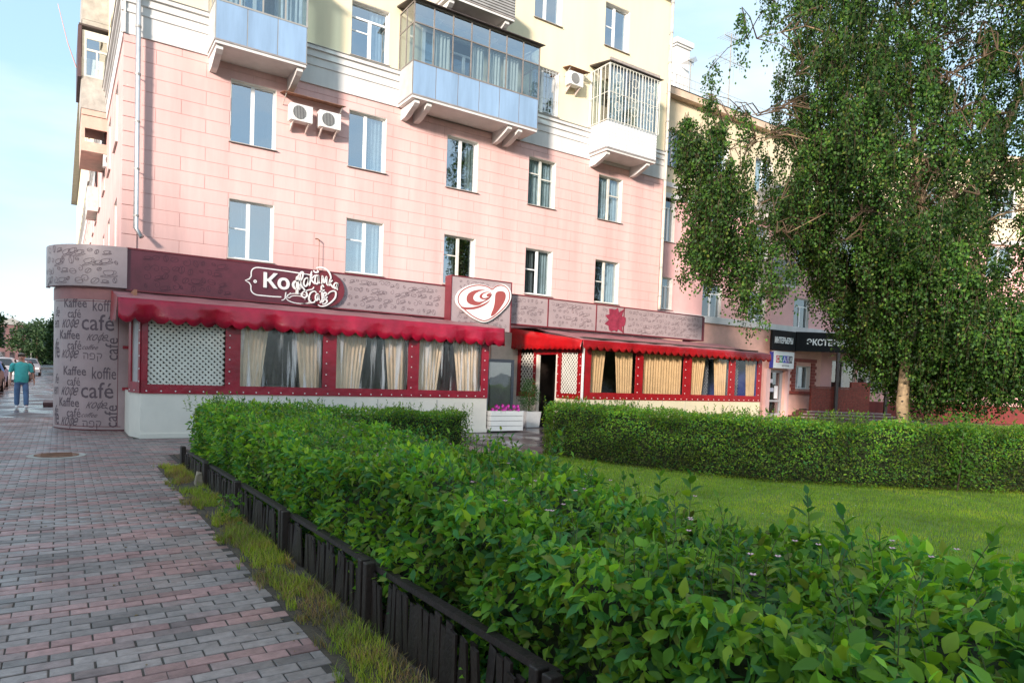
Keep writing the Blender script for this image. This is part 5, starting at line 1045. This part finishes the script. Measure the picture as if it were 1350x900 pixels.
m = MB(); vs = []; fs = []; n_ = 64
for i in range(n_+1):
    t = i/n_; y = .03-3.93*t; zt_ = 3.28-.5*t; zb_ = 2.52-.06*t+.05*abs(math.sin(PI*t*16)); wv = .04*math.sin(t*11)+.05*noise.noise(Vector((t*7, 0, 0)))
    for j, s_ in enumerate((0, .35, .7, 1)): vs.append((11.7+wv*s_-.03*s_+.03*math.sin(s_*PI)*math.sin(t*17), y, zt_+(zb_-zt_)*s_))
for i in range(n_):
    for j in range(3): a = i*4+j; fs.append((a, a+4, a+5, a+1))
m.add(vs, fs); solid(m.build('side_valance', pr('scarlet_side_vinyl', (.42,.005,.008), .36, .15, 3, .7, 4, coat=.1), cr_, smooth=True), .004)
MB().add([(11.7,.03,3.28),(11.7,YS,3.22),(13.2,YS,3.22),(13.2,.03,3.28)],[(0,1,2,3)]).build('awning', pr('faded_awning_top', None), cr_)
# bench with dark jacket seen in the doorway
bn_ = thing('bench', (13.2,-1.7,0.05), 'upholstered bench with a dark jacket thrown over it inside the lattice entrance', 'bench')
MB().box(12.8,13.6,-2.3,-1.3,.35,.5).build('seat', pr('tan_seat', (.4,.25,.13), .7), bn_, bevel=.03); MB().box(13.5,13.62,-2.3,-1.3,.5,1.2).build('backrest', pr('tan_seat', None), bn_, bevel=.03); MB().box(12.8,13.6,-2.3,-1.3,.05,.35).build('bench_base', DARKMET, bn_)
m = MB(); m.tube([(13.1,-2.0,.55),(13.15,-1.95,.8),(13.25,-1.9,1.05),(13.3,-1.9,1.2)], [.3,.28,.2,.1], 10); m.build('jacket', pr('navy_cloth', (.012,.014,.03), .9), label='dark jacket draped on the bench inside the entrance', cat='jacket')
MB().box(12.75,13.1,-2.15,-1.7,.51,.6).build('cushion', pr('blue_cloth', (.06,.16,.38), .8), label='bright blue folded cloth on the bench inside the entrance', cat='cloth', bevel=.03)

# ------------------------------------------------------------------ entrance: grey door, planters
dg = MB(frame((10.3,-.75,0), -.25)); 
d_ = dg; d_.box(0,.09,-.03,.03,.25,2.15); d_.box(.86,.95,-.03,.03,.25,2.15); d_.box(.09,.86,-.03,.03,2.05,2.15); d_.box(.09,.86,-.03,.03,.25,.42)
dl = thing('glazed_door', (10.3,-.75,0), 'grey framed glazed door standing open behind the flower planter', 'door')
d_.build('door_frame', pr('grey_blue_door', (.16,.18,.21), .45), dl); MB(frame((10.3,-.75,0), -.25)).box(.09,.86,-.005,.005,.42,2.05).build('pane', GLASS2, dl)
MB().box(9.85,9.93,-.12,.1,.25,2.15).build('door_jamb', pr('dark_blue_jamb', (.03,.04,.08), .5), bld); MB().box(9.93,10.9,.05,.1,0,2.15).build('doorway_dark', DARKIN, bld)
MB().box(10.9,11.99,-.06,-.02,0,3.1).build('white_wall_panel', pr('cream_infill', (.66,.60,.5), .7, .1), bld)
pl = thing('flower_planter', (9.35,-3.45,0), 'white slatted wooden planter box at the right corner of the left pavilion', 'planter')
px0,px1,py0,py1 = 8.86,9.98,-3.42,-2.9
for k in range(4):
    z = .04+k*.145
    MB().box(px0,px1,py0-.012*(k%2)*.3,py0+.025,z,z+.133).build('plank', SIGNW, pl, bevel=.004); MB().box(px0,px0+.025,py0+.027,py1,z,z+.133).build('plank', SIGNW, pl); MB().box(px1-.025,px1,py0+.027,py1,z,z+.133).build('plank', SIGNW, pl)
MB().box(px0+.03,px1-.03,py0+.03,py1-.02,.03,.56).build('soil', SOIL, pl)
pt = thing('petunias', (9.35,-3.2,.56), 'magenta petunias flowering in the white slatted planter', 'flowers')
n = 260; P = np.stack([RNG.uniform(px0+.05,px1-.05,n), RNG.uniform(py0,py1-.05,n), RNG.uniform(.56,.72,n)],1); joined('foliage', *LF_MID, P, leaf_rots(np.tile([-.2,-.5,.8],(n,1)),n), RNG.uniform(.04,.06,n)[:,None], colmix(n,HC,(1,1,1,0,0)), LEAF, parent=pt, kind='stuff')
MG = pr('magenta_petal', (.55,.04,.36), .6, .15, 20)
for _ in range(26):
    m = MB(); x, y, z = random.uniform(px0+.05,px1-.05), random.uniform(py0-.03,py0+.2), random.uniform(.6,.76); vs = [(x,y+.03,z)]; tl_ = random.uniform(-.5,.5)
    for k in range(15): a = 2*PI*k/15; r_ = .055*(1-.16*(k%3==0)); vs.append((x+r_*math.cos(a), y-.01+tl_*.03*math.sin(a), z+r_*math.sin(a)))
    m.add(vs, [(0,1+k,1+(k+1)%15) for k in range(15)]); m.build('flower', MG, pt)
pp = thing('plant_pot', (11.35,-1.75,0), 'square white pot beside the lattice entrance', 'pot')
MB().add([(11.1,-2.0,0),(11.6,-2.0,0),(11.6,-1.5,0),(11.1,-1.5,0),(11.06,-2.04,.5),(11.64,-2.04,.5),(11.64,-1.46,.5),(11.06,-1.46,.5)],[(0,3,2,1),(0,1,5,4),(1,2,6,5),(2,3,7,6),(3,0,4,7),(4,5,6,7)]).build('pot', pr('grey_white_pot', (.62,.63,.64), .5), pp)
bsx = thing('potted_shrub', (11.35,-1.75,.5), 'dark green rounded shrub growing in the square white pot', 'shrub')
MB().tube([(11.35,-1.75,.45),(11.35,-1.75,1.2)],[.03,.015],6).build('stem', TWIG, bsx)
n = 2600; v_ = RNG.normal(0,1,(n,3)); v_ /= np.linalg.norm(v_,axis=1,keepdims=True); rr_ = RNG.uniform(.55,1,n)[:,None]; P = v_*rr_*np.array([.34,.34,.56])*(1+.2*np.sin(v_[:,2:3]*5+v_[:,0:1]*4))+np.array([11.35,-1.75,1.08])
joined('foliage', *LF_MID, P, leaf_rots(v_,n), RNG.uniform(.03,.055,n)[:,None], colmix(n,[(.035,.10,.03),(.05,.13,.03)],(1,1)), LEAF, parent=bsx, kind='stuff')

# ------------------------------------------------------------------ birch
bt = thing('birch_tree', (19.5,-9.4,0), 'large weeping birch with forked pale trunk and hanging leafy strands', 'tree')
tr = MB()
trunkp = [(19.6,-9.45,0),(19.45,-9.4,1.2),(19.5,-9.42,2.6),(19.72,-9.5,4.2),(19.85,-9.6,5.3)]
tr.tube(trunkp, [.19,.165,.155,.15,.145], 12); limbs = []
def limb(pts, rs): tr.tube(pts, rs, 8); limbs.append((pts, rs))
limb([(19.85,-9.6,5.2),(19.75,-9.5,6.6),(19.6,-9.3,8.4),(19.4,-9.1,10.6),(19.3,-9.0,13.2)], [.12,.10,.085,.06,.03])
limb([(19.85,-9.6,5.2),(20.5,-10.05,6.6),(21.2,-10.6,8.4),(22.0,-11.1,10.8),(22.5,-11.4,12.8),(22.8,-11.6,14.6)], [.145,.13,.11,.085,.06,.03])
rb = random.Random(11); tips = []
CB = Vector((19.9,-9.8,8.6))
for k in range(64):
    src = limbs[k % 2][0]; i = rb.randrange(0, len(src)-1); p = Vector(src[i]).lerp(Vector(src[i+1]), rb.random())
    if p.z < 5.4 and rb.random() < .5: p = Vector(src[2])
    a = rb.uniform(0, 2*PI); ln = rb.uniform(1.6, 4.3)*(1.0 if p.z < 11 else .7); d = Vector((math.cos(a), math.sin(a), rb.uniform(.25, .75)))
    p1 = p+d*ln*.45; p2 = p+Vector((d.x*ln*.85, d.y*ln*.85, d.z*ln*.5)); p3 = p2+Vector((d.x*.5, d.y*.5, -.35))
    tr.tube([p, p1, p2, p3], [.035, .022, .012, .005], 5); tips += [p1.lerp(p2, .3), p1.lerp(p2, .7), p2, p3]
left = Vector((-.83,.557,0)); toc = Vector((-.557,-.83,0))
# big limb reaching left with hanging curtains
for (ln, z0_, dr_, oo) in ((5.6,9.6,-.9,.0),(5.9,8.6,-1.0,.8),(4.6,9.4,-.2,-.8),(4.2,7.4,-1.0,.4),(5.0,11.5,-.4,0),(3.5,12.6,.2,.6),(4.2,6.6,-1.3,1.0),(3.2,6.2,-.8,-.4),(6.3,8.9,-1.2,.3)):
    p = Vector((19.7,-9.4,z0_-1)); e = p+left*ln+toc*oo; e.z = z0_+.6+dr_
    q1 = p.lerp(e, .35)+Vector((0,0,.7)); q2 = p.lerp(e, .72)+Vector((0,0,.75)); tr.tube([p, q1, q2, e], [.06,.035,.018,.008], 6); tips += [q1, q1.lerp(q2, .5), q2, q2.lerp(e, .5), q2.lerp(e,.25), e, e+left*.3]
tr.build('trunk', BARK, bt, smooth=True)
# dark birch bark marks
mk = MB()
for k in range(70):
    i = rb.randrange(len(trunkp)-1); t_ = rb.random(); p = Vector(trunkp[i]).lerp(Vector(trunkp[i+1]), t_); r_ = .165-.004*i+.008; a0 = rb.uniform(0, 2*PI); w2 = rb.uniform(.2, .7); h2 = rb.uniform(.008, .03); vs = []; fs = []
    if i == 0: r_ = .198-.028*t_+.008
    for j in range(6): a = a0+w2*j/5; hh = h2*math.sin(PI*(j+.5)/6); vs += [(p.x+r_*math.cos(a), p.y+r_*math.sin(a), p.z-hh), (p.x+r_*math.cos(a), p.y+r_*math.sin(a), p.z+hh)]
    for j in range(5): fs.append((2*j, 2*j+2, 2*j+3, 2*j+1))
    mk.add(vs, fs)
mk.build('bark_marks', pr('black_bark', (.03,.025,.02), .9), bt, kind='stuff')
rtv = Vector((.83, -.557, 0)); twg = MB(); TP = []
def zbot(a):                                            # lower edge of the crown along its width
    xs_ = [-7.4,-7.0,-6.5,-5.8,-5.0,-4.3,-3.8,-3.0,-2.2,-1.2,-.4,.3,1.2,2,3.2,5.5]; zs_ = [7.6,5.8,3.7,4.0,2.6,3.2,5.4,5.2,4.0,2.4,1.3,.5,.35,.6,.9,1.3]
    return float(np.interp(a, xs_, zs_))
def ztop(a): return float(np.interp(a, [-7.4,-6.6,-6.0,-5.4,-4,0,3,5.5], [9.0,9.8,12.0,13.5,15,16,15,12]))
cnt = 0
while cnt < 2300:
    a = rb.uniform(-7.3, 5.3); b = rb.uniform(-3.6, 3.6); hb = 3.6*math.sqrt(max(0.02, 1-((a+1)/6.6)**2)) if -7.6 < a < 5.6 else 1
    if abs(b) > hb: continue
    zb_ = zbot(a)+.25*abs(b)+(abs(rb.gauss(0, .45)) if a < -3.2 else 0); zt_ = ztop(a)-.2*abs(b)
    ln = rb.uniform(.9, 2.4); z = rb.uniform(zb_+.4, zt_)
    if rb.random() < (.42 if a > -1.2 else .25 if a > -2.6 else .22): z = zb_+ln*rb.uniform(1, 1.5)
    ln = min(ln, z-zb_)
    if ln < .35: continue
    p = Vector((19.75, -9.55, 0))+rtv*a+Vector((.557, .83, 0))*b
    g0 = noise.noise(Vector((p.x*.42, p.y*.42, z*.34)))
    if g0+.5*noise.noise(Vector((p.x*1.1, p.y*1.1, z*.7))) < (.06 if a < -3.4 else -.34): continue
    if a < -4.6 and 9.8 < z and rb.random() < .4: continue
    if -.45 < a < .35 and b < .2 and 3.0 < z < 8 and rb.random() < .8: continue
    if .1 < a-(z-5.6)*.42 < .6 and b < .2 and 5.6 < z < 11 and rb.random() < .7: continue
    TP.append((p.x, p.y, z, ln, rb.uniform(.14, .34)*(.8 if a < -3.4 else 1), rb.choice((.55, .75, 1.0, 1.35))*rb.uniform(.85, 1.15))); cnt += 1
LPs = []; LDs = []; LCs = []
for (x, y, z, ln, rr_, ck) in TP:
    k = int(112*ln*(rr_/.26)); t = RNG.beta(1.1, 1.3, k); sub = RNG.integers(0, 6, k); sa = rb.uniform(0, 6)
    ox = rr_*np.cos(sub*1.05+sa)*(.25+.75*np.sin(np.clip(t*2.2, 0, PI/2)))*(1-.35*t); oy = rr_*np.sin(sub*1.05+sa)*(.25+.75*np.sin(np.clip(t*2.2, 0, PI/2)))*(1-.35*t); ll = ln*(.6+.4*np.cos(sub*2.1+sa))
    LPs.append(np.stack([x+ox+RNG.normal(0, .055, k), y+oy+RNG.normal(0, .055, k), z-t*ll+RNG.normal(0, .05, k)], 1)); LDs.append(np.stack([RNG.normal(0, .6, k), RNG.normal(0, .6, k), -.9+RNG.normal(0, .35, k)], 1)); LCs.append(np.full(k, ck))
    for q in range(0, 6, 2):
        cx, cy = rr_*math.cos(q*1.05+sa), rr_*math.sin(q*1.05+sa); l2 = ln*(.6+.4*math.cos(q*2.1+sa)); twg.tube([(x, y, z+.15), (x+cx*.8, y+cy*.8, z-l2*.4), (x+cx*.7, y+cy*.7, z-l2)], [.005, .003, .002], 3, cap=False)
for p in tips:                                          # twigs joining the limbs to the tresses near them
    near_ = sorted(TP, key=lambda q: (q[0]-p.x)**2+(q[1]-p.y)**2+(q[2]-p.z)**2)[:3]
    for q in near_: twg.tube([p, Vector((q[0]*.5+p.x*.5, q[1]*.5+p.y*.5, q[2]*.5+p.z*.5+.25)), (q[0], q[1], q[2]+.15)], [.02, .014, .008], 4, cap=False)
twg.build('twigs', TWIG, bt, kind='stuff')
LP = np.concatenate(LPs); LD = np.concatenate(LDs); LC = np.concatenate(LCs); n = len(LP); print('birch leaves', n)
cc = colmix(n, [(.034,.085,.014),(.056,.120,.016),(.018,.052,.013),(.10,.13,.022)], (4,3,3,.5))*LC[:, None]
joined('crown', *LF_SM, LP, ortho(LD, RNG.normal(0,1,(n,3))+np.array([-.3,-.4,.2])), RNG.uniform(.065,.11,n)[:,None], cc, LEAFB, parent=bt, kind='stuff')

# ------------------------------------------------------------------ street on the left
def lathe_tree(name, x, y, h, r_, label, nl=5000, cols=((.03,.06,.025),(.045,.08,.03)), ls=(.3,.6), trunk=True, group=None):
    t = thing(name, (x, y, 0), label, 'tree', group); MB().tube([(x,y,0),(x,y,h*.5),(x,y,h*.9)], [.25,.15,.04], 7).build('trunk', TWIG, t)
    v = RNG.normal(0,1,(nl,3)); v /= np.linalg.norm(v,axis=1,keepdims=True); b = np.array([noise.noise(Vector(q)*2.2+Vector((x,y,0))) for q in v]); rad = (RNG.uniform(.6,1,nl)*(1+.45*b))[:,None]
    P = v*rad*np.array([r_,r_,h*.42])+np.array([x,y,h*.57]); joined('crown', *LF_SM, P, leaf_rots(v,nl), RNG.uniform(*ls,nl)[:,None], colmix(nl,cols,[1]*len(cols)), LEAFB, parent=t, kind='stuff')
lathe_tree('poplar_tree', -12.5, 75, 10.5, 3.4, 'tall dark tree at the far left edge of the street', 7000)
lathe_tree('poplar_tree', -9.6, 82, 8.8, 2.6, 'second dark tree beside the brick block down the street', 5000)
lathe_tree('street_tree', -.9, 84, 7.4, 1.7, 'dark tree down the street just left of the lettered column', 6000)
lathe_tree('street_tree', -4.8, 130, 8.5, 4.5, 'hazy far tree at the end of the street beyond the lamp', 4000)
lathe_tree('street_tree', -1.0, 150, 9.5, 5, 'hazy far tree at the end of the street, rightmost', 4000)
lathe_tree('street_tree', -14, 170, 11, 6, 'distant tree behind the brick block', 3000)
tb = MB(); tb.box(-30, 40, 300, 312, 0, 13); 
n = 9000; P = np.stack([RNG.uniform(-60,50,n), RNG.uniform(210,225,n), RNG.uniform(0,12,n)*(0.7+.3*RNG.uniform(0,1,n))],1); joined('far_wood', *LF_SM, P, leaf_rots(np.tile([0,-1,.3],(n,1)),n), RNG.uniform(1.2,2.4,n)[:,None], colmix(n,[(.05,.09,.05),(.06,.1,.055)],(1,1)), LEAFB, kind='stuff', label='far line of trees closing the street', cat='trees')
fbk = thing('brick_block', (-9.6,150,0), 'distant reddish brick apartment block between the street trees', 'building')
MB().box(-12.0,-6.9,150,164,0,8.2).build('wall', pr('far_brick', (.17,.09,.09), .8, .15, .6), fbk); MB().prism([(-12.3,8.2),(-9.4,9.6),(-6.6,8.2)], lambda a,b,d: (a,d,b), 149.7,164).build('roof', GREYMET, fbk)
for i in range(3):
    for j in range(3): MB().box(-11.4+i*1.6,-10.6+i*1.6,149.9,150,1.3+j*2.4,2.7+j*2.4).build('window', GLASS2, fbk)
kw = thing('garden_wall', (-8,50,0), 'low tan wall with grey cap along the far side of the street', 'wall'); MB().box(-9.3,-8.9,30,66,0,1.7).build('wall', pr('tan_wall', (.4,.28,.2), .8), kw); MB().box(-9.5,-8.7,29.9,66.1,1.7,1.85).build('cap', GREYMET, kw)
lp = thing('street_lamp', (-5.6,128,0), 'slim far street lamp at the end of the street', 'street lamp'); MB().tube([(-5.6,128,0),(-5.6,128,4.7)], .09, 6).build('pole', GREYMET, lp); MB().tube([(-5.6,128,4.7),(-5.6,127.8,4.9)], [.12,.25], 8).build('lamp_head', SIGNW, lp)
# cars
def car_profile():
    return [(-2.1,.32),(-2.12,.62),(-2.0,.86),(-1.35,.95),(-.75,1.36),(.55,1.42),(1.25,1.05),(2.0,.98),(2.12,.8),(2.12,.35)]
def car(x, y, paint, label, wagon=False):
    c = thing('parked_car', (x, y, 0), label, 'car', 'cars parked along the kerb')
    pr_ = car_profile()
    if wagon: pr_ = [(-2.1,.34),(-2.12,.7),(-1.95,.98),(-1.3,1.05),(-.8,1.55),(1.2,1.6),(1.95,1.15),(2.1,1.0),(2.12,.35)]
    W_ = .86; m = MB(); vs = []; fs = []
    def hw(z): return W_*(1 if z < .95 else 1-.28*(z-.95)/.5)*(.96 if z < .4 else 1)
    n_ = len(pr_)
    for (a, z) in pr_: vs += [(x-hw(z), y+a, z-.03), (x-hw(z)*.86, y+a, z), (x, y+a*1.01, z+.03), (x+hw(z)*.86, y+a, z), (x+hw(z), y+a, z-.03)]
    for i in range(n_-1):
        for j in range(4): q = i*5+j; fs.append((q, q+1, q+6, q+5))
    fs += [tuple(i*5 for i in range(n_)), tuple(i*5+4 for i in range(n_-1, -1, -1)), (0, (n_-1)*5, (n_-1)*5+1, 1), (1, (n_-1)*5+1, (n_-1)*5+2, 2), (2, (n_-1)*5+2, (n_-1)*5+3, 3), (3, (n_-1)*5+3, (n_-1)*5+4, 4)]
    m.add(vs, fs); m.build('body', paint, c)
    gl = pr('dark_car_glass', (.02,.025,.03), .06, .05, coat=.5)
    i0 = 3; a0, z0 = pr_[3]; a1, z1 = pr_[4]
    def at_(a, z, s, o=.012): return (x+s*(hw(z)+o), y+a, z)
    for s in (-1, 1):
        ws = [(a0+.25,.99),(a1+.08,z1-.07),(pr_[5][0]-.02,pr_[5][1]-.07),(pr_[6][0]-.28,1.04)]
        MB().add([at_(a, z-.02, s, .006) for a, z in ws], [(0,1,2,3)]).build('side_window', gl, c)
    for (A, B) in ((3,4),(6,5)):
        a0,z0 = pr_[A]; a1,z1 = pr_[B]; sg = -1 if A == 3 else 1
        q = [(x-hw(z0)*.8, y+a0+.1*(-sg)*-1*0+(a1-a0)*.1, z0+(z1-z0)*.1), (x+hw(z0)*.8, y+a0+(a1-a0)*.1, z0+(z1-z0)*.1), (x+hw(z1)*.78, y+a0+(a1-a0)*.9, z0+(z1-z0)*.9), (x-hw(z1)*.78, y+a0+(a1-a0)*.9, z0+(z1-z0)*.9)]
        MB().add([(p[0], p[1]+sg*.02, p[2]+.045) for p in q], [(0,1,2,3)]).build('windscreen' if A == 3 else 'rear_window', gl, c)
    for sy in (-1.32, 1.32):
        for sx_ in (-1, 1):
            wh = MB().tube([(x+sx_*.70, y+sy, .31), (x+sx_*.88, y+sy, .31)], .31, 18).build('wheel', pr('tyre', (.015,.015,.016), .8), c); MB().tube([(x+sx_*.875, y+sy, .31), (x+sx_*.895, y+sy, .31)], .18, 12).build('rim', ZINC, wh)
    for sx_ in (-1, 1):
        MB().box(x+sx_*.62-.16, x+sx_*.62+.16, y-2.15, y-2.08, .62, .76).build('headlight', SIGNW, c); MB().box(x+sx_*.64-.13, x+sx_*.64+.13, y+2.09, y+2.15, .68, .84).build('tail_light', pr('red_lens', (.4,.01,.01), .3), c)
    MB().box(x-.26, x+.26, y-2.16, y-2.13, .42, .53).build('number_plate', SIGNW, c); return c
def paint(n, c): return pr(n, c, .5, .04, spec=.15)
car(-4.35,18.6,paint('car_black',(.015,.016,.02)),'dark car at the left edge of the photo, nearest of the parked row')
car(-4.5,25.0,paint('car_blue',(.05,.11,.25)),'blue car parked behind the walking man')
car(-4.2,31.8,paint('car_silver',(.35,.37,.4)),'silver car in the middle of the parked row', True)
car(-3.9,39.5,paint('car_white',(.6,.62,.65)),'white car parked farther down the kerb')
car(-3.9,48.0,paint('car_maroon',(.10,.03,.04)),'dark red car near the far end of the row')
car(-3.7,60.0,paint('car_grey',(.2,.22,.25)),'small grey car farthest down the parked row', True)
MB().box(-3.9,-0.02,9.0,9.9,0,.10).build('door_step', pr('dark_step_stone', (.10,.045,.05), .6, .1), label='low dark maroon step on the pavement behind the lettered column', cat='step') if False else MB().box(-1.75,-.02,8.55,10.2,0,.12).build('door_step', pr('dark_step_stone', (.10,.045,.05), .6, .1), label='low dark maroon step on the pavement behind the lettered column', cat='step')

# ------------------------------------------------------------------ walking man
def skin(name, verts, edges, rads, root, mat, parent, sub=2):
    rads = [(r_, r_) if not isinstance(r_, tuple) else r_ for r_ in rads]
    me = bpy.data.meshes.new(name); me.from_pydata(verts, edges, []); o = bpy.data.objects.new(name, me); COL.objects.link(o)
    s = o.modifiers.new('skin', 'SKIN'); s.use_smooth_shade = True; o.modifiers.new('sub', 'SUBSURF').levels = sub
    o.modifiers['sub'].render_levels = sub
    for i, r_ in enumerate(rads):
        rr_ = r_ if isinstance(r_, tuple) else (r_, r_); me.skin_vertices[0].data[i].radius = rr_; me.skin_vertices[0].data[i].use_root = (i == root)
    dg_ = bpy.context.evaluated_depsgraph_get(); dg_.update(); m2 = bpy.data.meshes.new_from_object(o.evaluated_get(dg_)); m2.name = name; bpy.data.objects.remove(o)
    m2.materials.clear(); m2.materials.append(mat); o = bpy.data.objects.new(name, m2); COL.objects.link(o); o.parent = parent; return o
man = thing('person', (-2.3, 7.25, 0), 'grey-haired man in turquoise t-shirt and blue jeans walking towards us on the pavement', 'person'); man.rotation_euler.z = R(6)
SK = pr('skin', (.58,.32,.23), .6, .05); V = [(0,0,.94),(0,0,1.15),(0,.01,1.38),(0,0,1.50),(0,-.01,1.60),(0,-.015,1.68),
 (-.19,.01,1.42),(-.27,.02,1.14),(-.29,-.07,.90),(.19,.01,1.42),(.28,.05,1.15),(.33,.02,.90),
 (-.10,0,.90),(-.11,.02,.50),(-.11,.12,.10),(.10,0,.90),(.12,-.06,.50),(.12,-.14,.09),(-.11,.02,.05),(.12,-.26,.06)]
Ed = [(0,1),(1,2),(2,3),(3,4),(4,5),(2,6),(6,7),(7,8),(2,9),(9,10),(10,11),(0,12),(12,13),(13,14),(0,15),(15,16),(16,17),(14,18),(17,19)]
Rd = [.13,.14,.13,.058,.088,.09,.06,.042,.028,.06,.042,.028,.085,.06,.038,.085,.06,.038,.03,.03]
for s, b in ((-1, 8), (1, 11)):
    hx, hy, hz = V[b]; p = len(V); V.append((hx+s*.01, hy-.015, hz-.07)); Ed.append((b, p)); Rd.append((.036,.018))
    for k in range(4): q = len(V); V.append((hx+s*.012, hy-.045+k*.02, hz-.125)); Ed.append((p, q)); Rd.append(.009); V.append((hx-s*.002, hy-.047+k*.02, hz-.165+.006*abs(k-1.5))); Ed.append((q, q+1)); Rd.append(.008)
    q = len(V); V.append((hx-s*.015, hy-.055, hz-.08)); Ed.append((p, q)); Rd.append(.011)
skin('body', V, Ed, Rd, 0, SK, man)
TQ = pr('turquoise_cotton', (.08,.52,.50), .85, .12, 9, .4, 14)
def rings(name, R_, mat, n=20):                        # lofted garment: (x, y, z, rx, ry) per ring
    m = MB(); vs = []
    for (cx, cy, cz, rx, ry) in R_:
        for k in range(n): a = 2*PI*k/n; w_k = 1+.03*math.sin(a*5+cz*20); vs.append((cx+rx*w_k*math.cos(a), cy+ry*w_k*math.sin(a), cz+.012*math.sin(a*3+cz*9)))
    m.add(vs, [(q*n+k, q*n+(k+1) % n, (q+1)*n+(k+1) % n, (q+1)*n+k) for q in range(len(R_)-1) for k in range(n)]); o = m.build(name, mat, None, smooth=True); o.parent = man
rings('t_shirt', [(0,0,.84,.185,.145),(0,0,.90,.195,.155),(0,-.01,1.0,.195,.165),(0,-.01,1.12,.19,.155),(0,0,1.26,.20,.15),(0,0,1.36,.215,.13),(0,0,1.43,.205,.11),(0,0,1.47,.15,.09),(0,.0,1.49,.10,.075),(0,.0,1.50,.066,.062)], TQ)
for s_ in (-1, 1): rings('sleeve', [(s_*.10,0,1.45,.06,.06),(s_*.18,.005,1.44,.085,.085),(s_*.23,.01,1.37,.078,.085),(s_*.25,.015,1.27,.068,.076),(s_*.272,.02,1.17,.066,.07)], TQ, 14)
skin('jeans', [(0,0,.88),(-.10,0,.82),(-.11,.02,.50),(-.11,.11,.08),(.10,0,.82),(.12,-.06,.50),(.12,-.14,.07)], [(0,1),(1,2),(2,3),(0,4),(4,5),(5,6)], [(.13,.10),.105,.085,.075,.105,.085,.075], 0, pr('blue_denim', (.12,.22,.40), .85, .25, 6), man)
for s, (x, y) in ((-1, (-.11,.06)), (1, (.12,-.2))): skin('shoe', [(x, y+.07, .055),(x, y-.02, .05),(x, y-.13, .04)], [(0,1),(1,2)], [(.06,.055),(.06,.055),(.055,.045)], 0, pr('white_trainer', (.75,.75,.75), .6), man, 1)
hr = MB(); vs = []
for j in range(6):
    for i in range(14): a = 2*PI*i/14; e = PI/2*(1-j/5)-.0; vs.append((.097*math.cos(a)*math.cos(e), .008+.10*math.sin(a)*math.cos(e)+.012, 1.70+.092*math.sin(e)+(.025 if math.sin(a) < -.3 and j > 3 else 0)-(.05 if math.sin(a) > .2 and j > 3 else 0)))
hr.add(vs, [(j*14+i, j*14+(i+1)%14, (j+1)*14+(i+1)%14, (j+1)*14+i) for j in range(5) for i in range(14)]); h_ = hr.build('hair', pr('short_grey_hair', (.20,.18,.16), .9), None, smooth=True); h_.parent = man
def mp_(name, m, mat): o = m.build(name, mat, None, smooth=True); o.parent = man
mp_('nose', MB().tube([(0,-.10,1.66),(0,-.125,1.625),(0,-.105,1.615)], [.008,.016,.01], 6), SK)
for s in (-1, 1): mp_('eye', MB().tube([(s*.032,-.095,1.66),(s*.032,-.103,1.66)], .009, 8), pr('dark_eye', (.02,.015,.012), .3)); mp_('ear', MB().tube([(s*.088,0,1.66),(s*.10,.005,1.64)], [.022,.018], 7), SK)
mp_('mouth', MB().tube([(-.025,-.094,1.585),(0,-.1,1.583),(.025,-.094,1.585)], .006, 5), pr('lip', (.3,.1,.09), .6))

# ------------------------------------------------------------------ block across the street (casts the morning shade, seen in the window panes)
op = thing('opposite_building', (-34,-34,0), 'plain cream five-bay block across the street, reflected in the upper window panes', 'building')
MO = frame((-28,-62,0), PI/2); oh = [(x, x+1.3, z, z+1.5) for x in np.arange(2, 50, 3.4) for z in (1.5,4.7,7.9)]
m = MB()
for a, b, c, d in split_rects((-62., -10., 0., 13.0), [(-62+h[0], -62+h[1], h[2], h[3]) for h in oh]): m.box(-28.4, -28, a, b, c, d)
m.build('wall', CREAM, op); MB().box(-40,-28.45,-62,-10,0,12.9).build('building_core', DARKIN, op); MB().box(-40.5,-27.6,-62.4,-9.6,13.0,13.3).build('roof', GREYMET, op)
m = MB()
for h in oh: m.box(-28.3,-28.25,-62+h[0],-62+h[1],h[2],h[3])
m.build('window_panes', GLASS, op, kind='stuff')
